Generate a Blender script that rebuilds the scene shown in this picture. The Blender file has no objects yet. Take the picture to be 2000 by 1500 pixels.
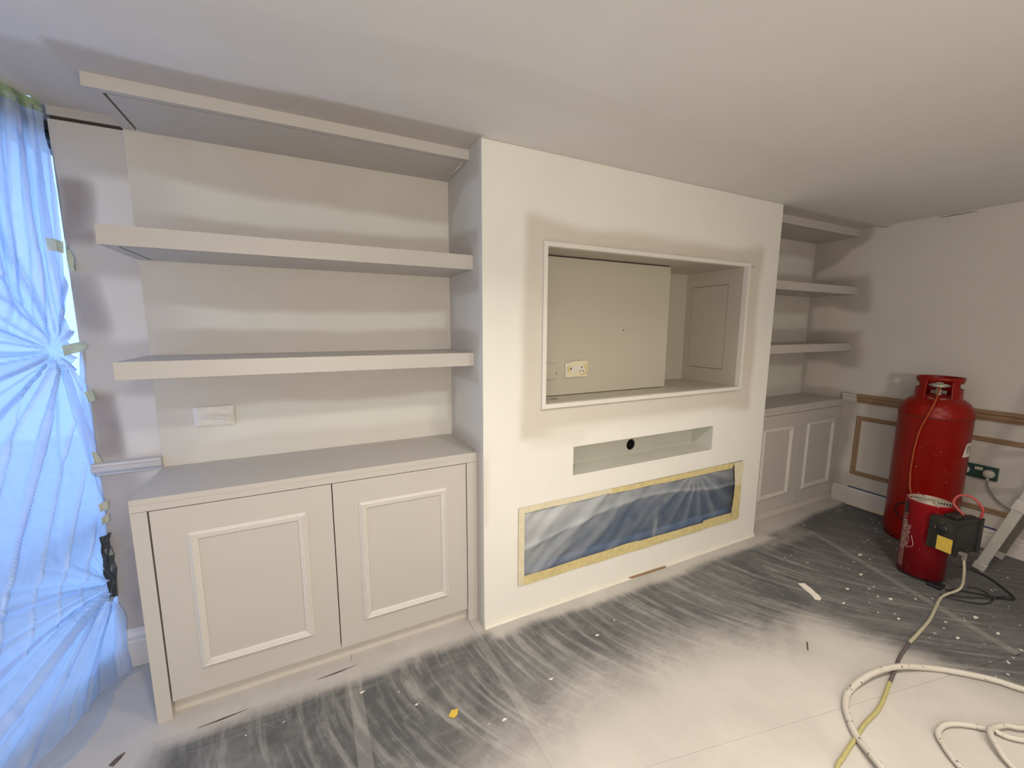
import bpy, bmesh, math, random
from mathutils import Vector, Matrix, noise
random.seed(7)
PI = math.pi
SC = bpy.context.scene
COL = SC.collection

# ------------------------------------------------------------------ camera
cam_d = bpy.data.cameras.new('camera')
cam = bpy.data.objects.new('camera', cam_d)
COL.objects.link(cam)
SC.camera = cam
cam_d.sensor_width = 36.0
cam_d.lens = 795.4 / 2000 * 36
cam_d.clip_start = 0.02
ya, pa, ra = math.radians(26.2041), math.radians(-8.0577), math.radians(-0.2213)
fw = Vector((math.sin(ya)*math.cos(pa), math.cos(ya)*math.cos(pa), math.sin(pa)))
rt = Vector((math.cos(ya), -math.sin(ya), 0))
dn = -rt.cross(fw)
r2 = math.cos(ra)*rt + math.sin(ra)*dn
d2 = -math.sin(ra)*rt + math.cos(ra)*dn
M = Matrix.Identity(4)
for i in range(3):
    M[i][0] = r2[i]; M[i][1] = -d2[i]; M[i][2] = -fw[i]
M[0][3], M[1][3], M[2][3] = -0.7296, -1.7981, 1.569
cam.matrix_world = M

# ------------------------------------------------------------------ light and exposure
SC.view_settings.view_transform = 'Standard'
SC.view_settings.look = 'None'
SC.view_settings.gamma = 1.0
SC.view_settings.exposure = 0.0
SC.view_settings.use_curve_mapping = False
w = bpy.data.worlds.new('sky'); SC.world = w; w.use_nodes = True
bg = w.node_tree.nodes['Background']
bg.inputs['Color'].default_value = (0.27, 0.50, 1.0, 1)
bg.inputs['Strength'].default_value = 3.0

def lamp(x, y, power, color=(1.0, 0.905, 0.785), size=0.16, z=2.385):
    l = bpy.data.lights.new('downlight_glow', 'AREA')
    l.shape = 'DISK'; l.size = size; l.energy = power; l.color = color
    l.spread = math.radians(140)
    o = bpy.data.objects.new('downlight_glow', l); COL.objects.link(o)
    o.location = (x, y, z)
    return o
LAMPS = [(-0.75, -1.35, 13.5), (0.35, -1.45, 15.5), (1.45, -1.6, 10.5), (0.0, -2.9, 20), (1.5, -3.0, 6)]
for x, y, p in LAMPS:
    lamp(x, y, p)
# added fill light behind the viewer, tipped up to brighten ceiling and alcoves
wl = bpy.data.lights.new('fill_light_glow', 'AREA'); wl.shape = 'RECTANGLE'; wl.size = 0.5; wl.size_y = 0.35
wl.energy = 62; wl.color = (1.0, 0.92, 0.80); wl.spread = math.radians(170)
wo = bpy.data.objects.new('fill_light_glow', wl); COL.objects.link(wo)
wo.location = (-0.9, -4.2, 1.55); wo.rotation_euler = (math.radians(122), 0, math.radians(-8))
# daylight portal just outside the bay window
UD = Vector((-math.sin(math.radians(27)), -math.cos(math.radians(27)), 0))   # along the bay window
WN = Vector((-UD.y, UD.x, 0)); WN = WN if WN.x > 0 else -WN                  # into the room
P0 = Vector((-1.6, 0.5, 0))
def bay(u, z, wd=0.0):
    return P0 + UD*u + WN*wd + Vector((0, 0, z))
pl = bpy.data.lights.new('daylight', 'AREA'); pl.shape = 'RECTANGLE'; pl.size = 1.9; pl.size_y = 2.4
pl.cycles.is_portal = True
po = bpy.data.objects.new('daylight', pl); COL.objects.link(po)
zc_ = -WN.normalized()
mx = Matrix((UD, Vector((0, 0, 1)), UD.cross(Vector((0, 0, 1))))).transposed()
if (mx @ Vector((0, 0, -1))).dot(WN) < 0:
    mx = Matrix((-UD, Vector((0, 0, 1)), (-UD).cross(Vector((0, 0, 1))))).transposed()
m4 = mx.to_4x4(); m4.translation = bay(0.7, 1.2, -0.22); po.matrix_world = m4

# ------------------------------------------------------------------ measures (metres)
H = 2.4
W, D, DR, XR = 2.206, 0.4972, 0.4914, 3.5507
XW, XL = -1.587, -1.364
YC, YS, YB = 0.0875, 0.117, 0.156

# ------------------------------------------------------------------ materials
def lin(c):
    return tuple(((v/255)/12.92 if v/255 <= 0.04045 else (((v/255)+0.055)/1.055)**2.4) for v in c) + (1,)

def newmat(name):
    m = bpy.data.materials.new(name); m.use_nodes = True
    nt = m.node_tree; b = nt.nodes['Principled BSDF']
    return m, nt, b

def N(nt, t, **kw):
    n = nt.nodes.new(t)
    for k, v in kw.items():
        if k in n.inputs: n.inputs[k].default_value = v
        else: setattr(n, k, v)
    return n

def plain(name, c, rough=0.5, metal=0.0, var=0.06, scale=12, bump=0.0, bscale=200, spec=0.5):
    m, nt, b = newmat(name)
    co = N(nt, 'ShaderNodeTexCoord')
    nz = N(nt, 'ShaderNodeTexNoise', Scale=scale, Detail=4.0)
    nt.links.new(co.outputs['Object'], nz.inputs['Vector'])
    mx = N(nt, 'ShaderNodeMix', data_type='RGBA')
    a = tuple(max(0, v*(1-var)) for v in c[:3]) + (1,)
    d = tuple(min(1, v*(1+var)) for v in c[:3]) + (1,)
    mx.inputs[6].default_value = a; mx.inputs[7].default_value = d
    nt.links.new(nz.outputs['Fac'], mx.inputs[0])
    nt.links.new(mx.outputs[2], b.inputs['Base Color'])
    b.inputs['Roughness'].default_value = rough
    b.inputs['Metallic'].default_value = metal
    b.inputs['Specular IOR Level'].default_value = spec
    if bump:
        n2 = N(nt, 'ShaderNodeTexNoise', Scale=bscale, Detail=2.0)
        nt.links.new(co.outputs['Object'], n2.inputs['Vector'])
        bp = N(nt, 'ShaderNodeBump', Strength=bump, Distance=0.002)
        nt.links.new(n2.outputs['Fac'], bp.inputs['Height'])
        nt.links.new(bp.outputs['Normal'], b.inputs['Normal'])
    return m

WHITE = (0.77, 0.755, 0.71, 1)
TAUPE = (0.50, 0.472, 0.438, 1)
OVER = (0.50, 0.435, 0.36, 1)

def sprayed(name, base, over, rough=0.75):
    """wall paint with overspray: the vertex attribute 'spray' says how much taupe paint landed there"""
    m, nt, b = newmat(name)
    at = N(nt, 'ShaderNodeAttribute', attribute_name='spray')
    co = N(nt, 'ShaderNodeNewGeometry')
    nz = N(nt, 'ShaderNodeTexNoise', Scale=4.0, Detail=6.0, Roughness=0.6)
    nt.links.new(co.outputs['Position'], nz.inputs['Vector'])
    fine = N(nt, 'ShaderNodeTexNoise', Scale=240.0, Detail=2.0)
    nt.links.new(co.outputs['Position'], fine.inputs['Vector'])
    # jitter
    mr = N(nt, 'ShaderNodeMapRange'); mr.inputs[1].default_value = 0.3; mr.inputs[2].default_value = 0.7
    mr.inputs[3].default_value = 0.82; mr.inputs[4].default_value = 1.12
    nt.links.new(nz.outputs['Fac'], mr.inputs[0])
    mu = N(nt, 'ShaderNodeMath', operation='MULTIPLY', use_clamp=True)
    nt.links.new(at.outputs['Fac'], mu.inputs[0]); nt.links.new(mr.outputs[0], mu.inputs[1])
    mx = N(nt, 'ShaderNodeMix', data_type='RGBA')
    mx.inputs[6].default_value = base; mx.inputs[7].default_value = over
    nt.links.new(mu.outputs[0], mx.inputs[0])
    m2 = N(nt, 'ShaderNodeMix', data_type='RGBA', blend_type='MULTIPLY'); m2.inputs[0].default_value = 1
    mr2 = N(nt, 'ShaderNodeMapRange'); mr2.inputs[1].default_value = 0.25; mr2.inputs[2].default_value = 0.75
    mr2.inputs[3].default_value = 0.95; mr2.inputs[4].default_value = 1.0
    nt.links.new(nz.outputs['Fac'], mr2.inputs[0])
    nt.links.new(mx.outputs[2], m2.inputs[6]); nt.links.new(mr2.outputs[0], m2.inputs[7])
    nt.links.new(m2.outputs[2], b.inputs['Base Color'])
    bp = N(nt, 'ShaderNodeBump', Strength=0.12, Distance=0.001)
    nt.links.new(fine.outputs['Fac'], bp.inputs['Height'])
    nt.links.new(bp.outputs['Normal'], b.inputs['Normal'])
    b.inputs['Roughness'].default_value = rough
    b.inputs['Specular IOR Level'].default_value = 0.3
    return m

M_wall = sprayed('sprayed_wall_paint', WHITE, OVER)
M_ceil = sprayed('sprayed_ceiling_paint', (0.77, 0.755, 0.73, 1), (0.53, 0.475, 0.415, 1))
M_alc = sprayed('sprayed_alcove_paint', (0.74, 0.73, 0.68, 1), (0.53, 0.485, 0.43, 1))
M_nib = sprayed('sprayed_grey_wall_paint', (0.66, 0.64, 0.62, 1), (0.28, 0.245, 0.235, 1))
M_taupe = plain('taupe_satin_paint', TAUPE, 0.42, var=0.025, scale=3, bump=0.05, bscale=300)
M_taupe2 = plain('taupe_paint_dusty', (0.54, 0.50, 0.455, 1), 0.7, var=0.05, scale=8, bump=0.08)
M_mould = plain('pale_primed_moulding', (0.585, 0.56, 0.525, 1), 0.5, var=0.04, bump=0.08)
M_recess = plain('recess_taupe_paint', (0.47, 0.435, 0.36, 1), 0.38, var=0.02, scale=3, bump=0.04)
M_niche = plain('unpainted_plaster', (0.58, 0.575, 0.52, 1), 0.8, var=0.08, scale=9, bump=0.2, bscale=60)
M_dark = plain('dark_void', (0.01, 0.01, 0.01, 1), 0.9)
M_gap = plain('shadow_gap', (0.045, 0.03, 0.03, 1), 0.9)
M_white = plain('white_plaster', WHITE, 0.8, var=0.03, scale=3)
M_pine = plain('bare_pine', (0.30, 0.185, 0.105, 1), 0.6, var=0.25, scale=14, bump=0.1)
M_tape = plain('masking_tape', (0.60, 0.505, 0.25, 1), 0.6, var=0.28, scale=30, bump=0.3, bscale=70)
M_tape_pale = plain('oversprayed_tape', (0.66, 0.60, 0.43, 1), 0.7, var=0.15, scale=30, bump=0.3, bscale=70)
M_tape_green = plain('greenish_tape', (0.30, 0.42, 0.26, 1), 0.6, var=0.2, scale=20)
M_blue = plain('blue_tape', (0.02, 0.035, 0.15, 1), 0.5, var=0.2)
M_paper = plain('paper_scrap', (0.72, 0.69, 0.60, 1), 0.8)
M_yellow = plain('yellow_paper', (0.60, 0.42, 0.06, 1), 0.6, var=0.2, scale=60)
M_green_board = plain('green_back_box', (0.02, 0.06, 0.05, 1), 0.4)
M_plug = plain('grubby_white_plastic', (0.50, 0.47, 0.41, 1), 0.4, var=0.15, scale=40)
M_black = plain('black_plastic', (0.012, 0.012, 0.013, 1), 0.45, var=0.3, scale=20)
M_cable = plain('black_rubber', (0.02, 0.02, 0.02, 1), 0.5)
M_gcable = plain('grey_flex', (0.20, 0.18, 0.17, 1), 0.5)
M_frame = plain('grey_window_frame', (0.10, 0.11, 0.12, 1), 0.4)
M_alu = plain('aluminium', (0.46, 0.44, 0.40, 1), 0.5, 0.1, var=0.1, scale=10)
M_alu2 = plain('pale_plastic_sleeve', (0.50, 0.47, 0.43, 1), 0.5, var=0.1)
M_brass = plain('dull_metal', (0.55, 0.56, 0.48, 1), 0.35, 0.6)
M_orange = plain('orange_rubber', (0.36, 0.06, 0.010, 1), 0.45)
M_pink = plain('red_rubber_hose', (0.40, 0.06, 0.06, 1), 0.45)
M_grille = plain('grille_metal', (0.50, 0.46, 0.38, 1), 0.5, 0.3, var=0.2, scale=30)
M_socket = plain('socket_white', (0.66, 0.62, 0.56, 1), 0.4, var=0.05)
M_lampw = plain('fitting_white', (0.8, 0.8, 0.8, 1), 0.4)
M_leaf = plain('shrub_green', (0.03, 0.08, 0.03, 1), 0.7, var=0.5)
M_bark = plain('bark', (0.10, 0.07, 0.05, 1), 0.8)
M_brick = plain('garden_ground', (0.25, 0.22, 0.2, 1), 0.9, var=0.2)

def red_paint(name, c, dirt, rough=0.32, amt=0.55, sc=9.0):
    m, nt, b = newmat(name)
    co = N(nt, 'ShaderNodeTexCoord')
    mp = N(nt, 'ShaderNodeMapping'); mp.inputs['Scale'].default_value = (1, 1, 0.45)
    nt.links.new(co.outputs['Object'], mp.inputs['Vector'])
    nz = N(nt, 'ShaderNodeTexNoise', Scale=sc, Detail=8.0, Roughness=0.65)
    nt.links.new(mp.outputs[0], nz.inputs['Vector'])
    mr = N(nt, 'ShaderNodeMapRange'); mr.inputs[1].default_value = 0.5; mr.inputs[2].default_value = 0.8
    mr.inputs[3].default_value = 0.0; mr.inputs[4].default_value = amt
    nt.links.new(nz.outputs['Fac'], mr.inputs[0])
    mx = N(nt, 'ShaderNodeMix', data_type='RGBA')
    mx.inputs[6].default_value = c; mx.inputs[7].default_value = dirt
    nt.links.new(mr.outputs[0], mx.inputs[0])
    # chips
    vo = N(nt, 'ShaderNodeTexNoise', Scale=60.0, Detail=3.0)
    nt.links.new(co.outputs['Object'], vo.inputs['Vector'])
    m3 = N(nt, 'ShaderNodeMapRange'); m3.inputs[1].default_value = 0.70; m3.inputs[2].default_value = 0.73
    nt.links.new(vo.outputs['Fac'], m3.inputs[0])
    mx2 = N(nt, 'ShaderNodeMix', data_type='RGBA'); mx2.inputs[7].default_value = (0.45, 0.25, 0.18, 1)
    nt.links.new(m3.outputs[0], mx2.inputs[0]); nt.links.new(mx.outputs[2], mx2.inputs[6])
    nt.links.new(mx2.outputs[2], b.inputs['Base Color'])
    b.inputs['Roughness'].default_value = rough; b.inputs['Specular IOR Level'].default_value = 0.32
    bp = N(nt, 'ShaderNodeBump', Strength=0.15, Distance=0.002)
    nt.links.new(nz.outputs['Fac'], bp.inputs['Height']); nt.links.new(bp.outputs['Normal'], b.inputs['Normal'])
    return m
M_red = red_paint('red_enamel', (0.25, 0.004, 0.0015, 1), (0.18, 0.016, 0.008, 1))
M_red2 = red_paint('scuffed_red_enamel', (0.27, 0.005, 0.010, 1), (0.22, 0.06, 0.05, 1), 0.38, 0.6, 7.0)
M_boxd = red_paint('grimy_black_paint', (0.018, 0.018, 0.016, 1), (0.075, 0.066, 0.045, 1), 0.5, 0.75, 14.0)

# white hose with dark nicks
def hose_mat():
    m, nt, b = newmat('dusty_white_hose')
    co = N(nt, 'ShaderNodeNewGeometry')
    nz = N(nt, 'ShaderNodeTexNoise', Scale=55.0, Detail=3.0)
    nt.links.new(co.outputs['Position'], nz.inputs['Vector'])
    mr = N(nt, 'ShaderNodeMapRange'); mr.inputs[1].default_value = 0.64; mr.inputs[2].default_value = 0.68
    nt.links.new(nz.outputs['Fac'], mr.inputs[0])
    mx = N(nt, 'ShaderNodeMix', data_type='RGBA')
    mx.inputs[6].default_value = (0.52, 0.485, 0.43, 1); mx.inputs[7].default_value = (0.10, 0.09, 0.08, 1)
    nt.links.new(mr.outputs[0], mx.inputs[0]); nt.links.new(mx.outputs[2], b.inputs['Base Color'])
    b.inputs['Roughness'].default_value = 0.6
    return m
M_hose = hose_mat()
M_cream = plain('cream_flex', (0.42, 0.39, 0.28, 1), 0.6)
M_darkwrap = plain('dark_taped_flex', (0.10, 0.085, 0.085, 1), 0.6, var=0.3, scale=40)
M_olive = plain('olive_flex', (0.38, 0.34, 0.14, 1), 0.6, var=0.15, scale=30)

# floor protection sheet: grey card, brush arcs, specks, footmarks, overspray by attribute
def floor_mat(name, dark, amount=1.0):
    m, nt, b = newmat(name)
    L = nt.links
    g = N(nt, 'ShaderNodeNewGeometry')
    at = N(nt, 'ShaderNodeAttribute', attribute_name='spray')
    sep = N(nt, 'ShaderNodeSeparateXYZ'); L.new(g.outputs['Position'], sep.inputs[0])
    def math_(op, a, b_=None, clamp=False):
        n = N(nt, 'ShaderNodeMath', operation=op, use_clamp=clamp)
        for i, v in enumerate((a, b_)):
            if v is None: continue
            if isinstance(v, (int, float)): n.inputs[i].default_value = v
            else: L.new(v, n.inputs[i])
        return n.outputs[0]
    def rng(v, a, b_, c, d):
        n = N(nt, 'ShaderNodeMapRange')
        for i, k in zip((1, 2, 3, 4), (a, b_, c, d)): n.inputs[i].default_value = k
        L.new(v, n.inputs[0]); return n.outputs[0]
    def noi(scale, det=4, rough=0.55, vec=None, dist=0.0):
        n = N(nt, 'ShaderNodeTexNoise', Scale=scale, Detail=float(det), Roughness=rough, Distortion=dist)
        L.new(vec if vec is not None else g.outputs['Position'], n.inputs['Vector']); return n.outputs['Fac']
    # grey base with cloudy dust
    big = noi(2.2, 8, 0.65, dist=0.6)
    mid = noi(11.0, 6, 0.7, dist=1.2)
    # sweeping arcs: stretched noise in bent coordinates
    bend = math_('MULTIPLY', math_('POWER', math_('ABSOLUTE', sep.outputs[1]), 2.0), 0.55)
    ux = math_('SUBTRACT', sep.outputs[0], bend)
    cv = N(nt, 'ShaderNodeCombineXYZ')
    L.new(math_('MULTIPLY', ux, 26.0), cv.inputs[0]); L.new(math_('MULTIPLY', sep.outputs[1], 2.6), cv.inputs[1])
    arcs = noi(1.0, 4, 0.6, cv.outputs[0], 0.5)
    cv2 = N(nt, 'ShaderNodeCombineXYZ')
    L.new(math_('MULTIPLY', sep.outputs[1], 30.0), cv2.inputs[1]); L.new(math_('MULTIPLY', ux, 3.0), cv2.inputs[0])
    arcs2 = noi(1.0, 5, 0.65, cv2.outputs[0], 1.6)
    dust = math_('ADD', math_('MULTIPLY', rng(arcs, 0.48, 0.68, 0, 1), 0.34), math_('MULTIPLY', rng(big, 0.42, 0.75, 0, 1), 0.26), True)
    dust = math_('ADD', dust, math_('MULTIPLY', rng(mid, 0.5, 0.8, 0, 1), 0.16), True)
    dust = math_('ADD', dust, math_('MULTIPLY', rng(arcs2, 0.55, 0.8, 0, 1), 0.16), True)
    # less dust to the right, where the sheet is bare
    right = rng(sep.outputs[0], 1.6, 2.9, 1.0, 0.30)
    dust = math_('MULTIPLY', dust, right, True)
    m1 = N(nt, 'ShaderNodeMix', data_type='RGBA'); L.new(dust, m1.inputs[0])
    m1.inputs[6].default_value = dark; m1.inputs[7].default_value = (0.50, 0.49, 0.46, 1)
    # paint specks
    sx = rng(sep.outputs[0], 1.5, 2.3, 0.0, 0.06)
    sp = rng(math_('ADD', noi(30.0, 2, 0.4), sx), 0.765, 0.78, 0, 1)
    sp2 = rng(math_('ADD', noi(80.0, 1, 0.4), sx), 0.83, 0.84, 0, 1)
    spk = math_('MAXIMUM', sp, sp2)
    spk = math_('MULTIPLY', spk, 0.85)
    m2 = N(nt, 'ShaderNodeMix', data_type='RGBA'); L.new(spk, m2.inputs[0]); L.new(m1.outputs[2], m2.inputs[6])
    m2.inputs[7].default_value = (0.68, 0.67, 0.62, 1)
    # overspray: pale
    jit = math_('ADD', math_('MULTIPLY', math_('SUBTRACT', big, 0.5), 0.7), math_('MULTIPLY', math_('SUBTRACT', mid, 0.5), 0.35))
    fac = at.outputs['Fac']
    edge = math_('MULTIPLY', math_('MULTIPLY', fac, math_('SUBTRACT', 1.0, fac)), 4.0)
    sfac = math_('ADD', fac, math_('MULTIPLY', jit, edge), True)
    m3 = N(nt, 'ShaderNodeMix', data_type='RGBA'); L.new(sfac, m3.inputs[0]); L.new(m2.outputs[2], m3.inputs[6])
    pale = N(nt, 'ShaderNodeMix', data_type='RGBA'); L.new(rng(big, 0.3, 0.7, 0, 1), pale.inputs[0])
    pale.inputs[6].default_value = (0.43, 0.405, 0.375, 1); pale.inputs[7].default_value = (0.53, 0.50, 0.465, 1)
    L.new(pale.outputs[2], m3.inputs[7])
    L.new(m3.outputs[2], b.inputs['Base Color'])
    b.inputs['Roughness'].default_value = 0.62
    b.inputs['Specular IOR Level'].default_value = 0.35
    bp = N(nt, 'ShaderNodeBump', Strength=0.25, Distance=0.003)
    L.new(mid, bp.inputs['Height']); L.new(bp.outputs['Normal'], b.inputs['Normal'])
    return m
M_floor = floor_mat('grey_protection_board', (0.085, 0.086, 0.09, 1))
M_joint = floor_mat('grey_joint_tape', (0.16, 0.16, 0.157, 1))

# polythene sheets
def film_mat(name, col, tr, dif, gloss_rough=0.25, var=1.0):
    m, nt, b = newmat(name)
    nt.nodes.remove(b)
    out = nt.nodes['Material Output']
    g = N(nt, 'ShaderNodeNewGeometry')
    nz = N(nt, 'ShaderNodeTexNoise', Scale=16.0, Detail=6.0, Roughness=0.6)
    nt.links.new(g.outputs['Position'], nz.inputs['Vector'])
    T = N(nt, 'ShaderNodeBsdfTranslucent'); T.inputs['Color'].default_value = col
    Df = N(nt, 'ShaderNodeBsdfDiffuse'); Df.inputs['Color'].default_value = (0.75, 0.78, 0.80, 1)
    Tr = N(nt, 'ShaderNodeBsdfTransparent'); Tr.inputs['Color'].default_value = (0.80, 0.90, 1.0, 1)
    Gl = N(nt, 'ShaderNodeBsdfGlossy', Roughness=gloss_rough); Gl.inputs['Color'].default_value = (0.9, 0.92, 0.95, 1)
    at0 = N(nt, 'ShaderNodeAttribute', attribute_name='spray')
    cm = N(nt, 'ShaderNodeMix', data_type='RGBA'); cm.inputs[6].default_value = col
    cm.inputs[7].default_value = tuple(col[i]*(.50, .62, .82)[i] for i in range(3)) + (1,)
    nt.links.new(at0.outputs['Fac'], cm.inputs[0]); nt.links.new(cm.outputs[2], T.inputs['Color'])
    a = N(nt, 'ShaderNodeMixShader'); a.inputs[0].default_value = dif
    nt.links.new(T.outputs[0], a.inputs[1]); nt.links.new(Df.outputs[0], a.inputs[2])
    c = N(nt, 'ShaderNodeMixShader')
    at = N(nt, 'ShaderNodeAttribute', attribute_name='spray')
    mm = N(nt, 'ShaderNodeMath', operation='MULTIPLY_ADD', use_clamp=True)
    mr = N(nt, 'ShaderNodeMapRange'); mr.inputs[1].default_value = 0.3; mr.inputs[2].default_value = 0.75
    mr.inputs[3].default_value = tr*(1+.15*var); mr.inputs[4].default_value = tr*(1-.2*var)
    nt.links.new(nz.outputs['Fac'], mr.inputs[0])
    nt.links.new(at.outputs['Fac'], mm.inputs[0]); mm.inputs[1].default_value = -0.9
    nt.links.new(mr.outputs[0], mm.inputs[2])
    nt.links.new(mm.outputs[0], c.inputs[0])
    nt.links.new(a.outputs[0], c.inputs[1]); nt.links.new(Tr.outputs[0], c.inputs[2])
    f = N(nt, 'ShaderNodeMixShader'); f.inputs[0].default_value = 0.045
    nt.links.new(c.outputs[0], f.inputs[1]); nt.links.new(Gl.outputs[0], f.inputs[2])
    nt.links.new(f.outputs[0], out.inputs['Surface'])
    return m
M_sheet = film_mat('window_polythene', (0.86, 0.90, 0.97, 1), 0.10, 0.22, 0.38)
M_film = film_mat('fireplace_polythene', (0.7, 0.75, 0.8, 1), 0.90, 0.8, 0.35, 0.25)
M_tape_sheet = film_mat('pale_backlit_tape', (0.88, 0.84, 0.58, 1), 0.0, 0.40)
M_tape_sheet2 = film_mat('yellow_backlit_tape', (0.85, 0.72, 0.30, 1), 0.0, 0.45)
M_glass, nt_, b_ = newmat('window_glass')
b_.inputs['Transmission Weight'].default_value = 1.0; b_.inputs['Roughness'].default_value = 0.0
b_.inputs['IOR'].default_value = 1.1; b_.inputs['Base Color'].default_value = (0.95, 0.98, 1, 1)
M_fire = plain('blue_black_glass', (0.042, 0.072, 0.125, 1), 0.25, var=0.15, scale=5)

# ------------------------------------------------------------------ mesh helpers
class MB:
    def __init__(s): s.bm = bmesh.new()
    def box(s, x0, x1, y0, y1, z0, z1, bev=0.0, mi=0, mat=None):
        vs = [s.bm.verts.new((x, y, z)) for x in (x0, x1) for y in (y0, y1) for z in (z0, z1)]
        q = [(0, 1, 3, 2), (4, 6, 7, 5), (0, 4, 5, 1), (2, 3, 7, 6), (0, 2, 6, 4), (1, 5, 7, 3)]
        fs = [s.bm.faces.new([vs[i] for i in f]) for f in q]
        for f in fs: f.material_index = mi
        if mat is not None: bmesh.ops.transform(s.bm, matrix=mat, verts=vs)
        if bev > 0:
            es = list({e for f in fs for e in f.edges})
            r = bmesh.ops.bevel(s.bm, geom=es, offset=bev, segments=2, affect='EDGES', profile=0.5)
        return s
    def hexa(s, p):
        vs = [s.bm.verts.new(v) for v in p]
        for f in [(0, 1, 2, 3), (7, 6, 5, 4), (0, 4, 5, 1), (1, 5, 6, 2), (2, 6, 7, 3), (3, 7, 4, 0)]:
            s.bm.faces.new([vs[i] for i in f])
        return s
    def lathe(s, prof, n=48, c=(0, 0, 0), mi=0, a0=0.0, a1=2*PI, cap=False):
        full = abs(a1-a0-2*PI) < 1e-6
        m = n if full else n+1
        rings = []
        for r, z in prof:
            rings.append([s.bm.verts.new((c[0]+r*math.cos(a0+(a1-a0)*i/n), c[1]+r*math.sin(a0+(a1-a0)*i/n), c[2]+z)) for i in range(m)])
        for a, b in zip(rings, rings[1:]):
            for i in range(n if full else n):
                j = (i+1) % m
                if not full and i == n: continue
                f = s.bm.faces.new((a[i], a[j], b[j], b[i])); f.smooth = True; f.material_index = mi
        return s
    def tube(s, pts, r, n=10, mi=None, cap=True, closed=False):
        pts = [Vector(p) for p in pts]
        rings = []
        up = Vector((0, 0, 1))
        prev = None
        for i, p in enumerate(pts):
            if closed: t = pts[(i+1) % len(pts)] - pts[i-1]
            else: t = pts[min(i+1, len(pts)-1)] - pts[max(i-1, 0)]
            t.normalize()
            if prev is None:
                a = t.cross(up)
                if a.length < 1e-3: a = t.cross(Vector((1, 0, 0)))
            else:
                a = prev - t*prev.dot(t)
            a.normalize(); prev = a
            b = t.cross(a)
            rr = r[i] if isinstance(r, (list, tuple)) else r
            rings.append([s.bm.verts.new(p + (a*math.cos(2*PI*k/n)+b*math.sin(2*PI*k/n))*rr) for k in range(n)])
        pairs = list(zip(rings, rings[1:])) + ([(rings[-1], rings[0])] if closed else [])
        for q, (A, B) in enumerate(pairs):
            for k in range(n):
                f = s.bm.faces.new((A[k], A[(k+1) % n], B[(k+1) % n], B[k])); f.smooth = True
                if mi: f.material_index = mi[q]
        if cap and not closed:
            s.bm.faces.new(rings[0][::-1]); s.bm.faces.new(rings[-1])
        return s
    def prism(s, poly, z0, z1):
        a = [s.bm.verts.new((x, y, z0)) for x, y in poly]
        b = [s.bm.verts.new((x, y, z1)) for x, y in poly]
        s.bm.faces.new(a[::-1]); s.bm.faces.new(b)
        for i in range(len(poly)):
            j = (i+1) % len(poly); s.bm.faces.new((a[i], a[j], b[j], b[i]))
        return s
    def extr(s, prof, p0, p1, ax_n, ax_u):
        """profile (n,u) swept from p0 to p1 ; ax_n, ax_u world axes"""
        p0, p1, ax_n, ax_u = map(Vector, (p0, p1, ax_n, ax_u))
        A = [s.bm.verts.new(p0 + ax_n*n + ax_u*u) for n, u in prof]
        B = [s.bm.verts.new(p1 + ax_n*n + ax_u*u) for n, u in prof]
        k = len(prof)
        for i in range(k):
            j = (i+1) % k; s.bm.faces.new((A[i], A[j], B[j], B[i]))
        s.bm.faces.new(A[::-1]); s.bm.faces.new(B)
        return s
    def build(s, name, mat, parent=None, smooth=False, inv=True):
        if inv: bmesh.ops.recalc_face_normals(s.bm, faces=s.bm.faces)
        me = bpy.data.meshes.new(name); s.bm.to_mesh(me); s.bm.free()
        for m in (mat if isinstance(mat, (list, tuple)) else [mat]): me.materials.append(m)
        if smooth:
            for p in me.polygons: p.use_smooth = True
        o = bpy.data.objects.new(name, me); COL.objects.link(o)
        if parent is not None:
            o.parent = parent
            o.matrix_parent_inverse = Matrix.Translation(parent.location).inverted() if parent.type == 'EMPTY' and parent.parent is None else Matrix.Identity(4)
        return o

def tag(o, label, cat, group=None, kind=None):
    o['label'] = label; o['category'] = cat
    if group: o['group'] = group
    if kind: o['kind'] = kind
    return o
def structure(o, label=None, cat=None):
    o['kind'] = 'structure'
    if label: o['label'] = label
    if cat: o['category'] = cat
    return o
def thing(name, loc, label, cat, group=None):
    o = bpy.data.objects.new(name, None); COL.objects.link(o)
    o.location = loc; o.empty_display_size = 0.05
    return tag(o, label, cat, group)

def sm(a, b, x):
    t = max(0.0, min(1.0, (x-a)/(b-a))); return t*t*(3-2*t)
def nz(x, y, s=1.0, o=0.0):
    return noise.noise(Vector((x*s+o, y*s-o, o*1.7)))
def band(v, a, b, soft):            # 1 inside [a,b] fading over soft outside
    return sm(a-soft, a, v)*(1-sm(b, b+soft, v))
def rect(u, v, u0, u1, v0, v1, su, sv=None):
    return band(u, u0, u1, su)*band(v, v0, v1, sv or su)

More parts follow.
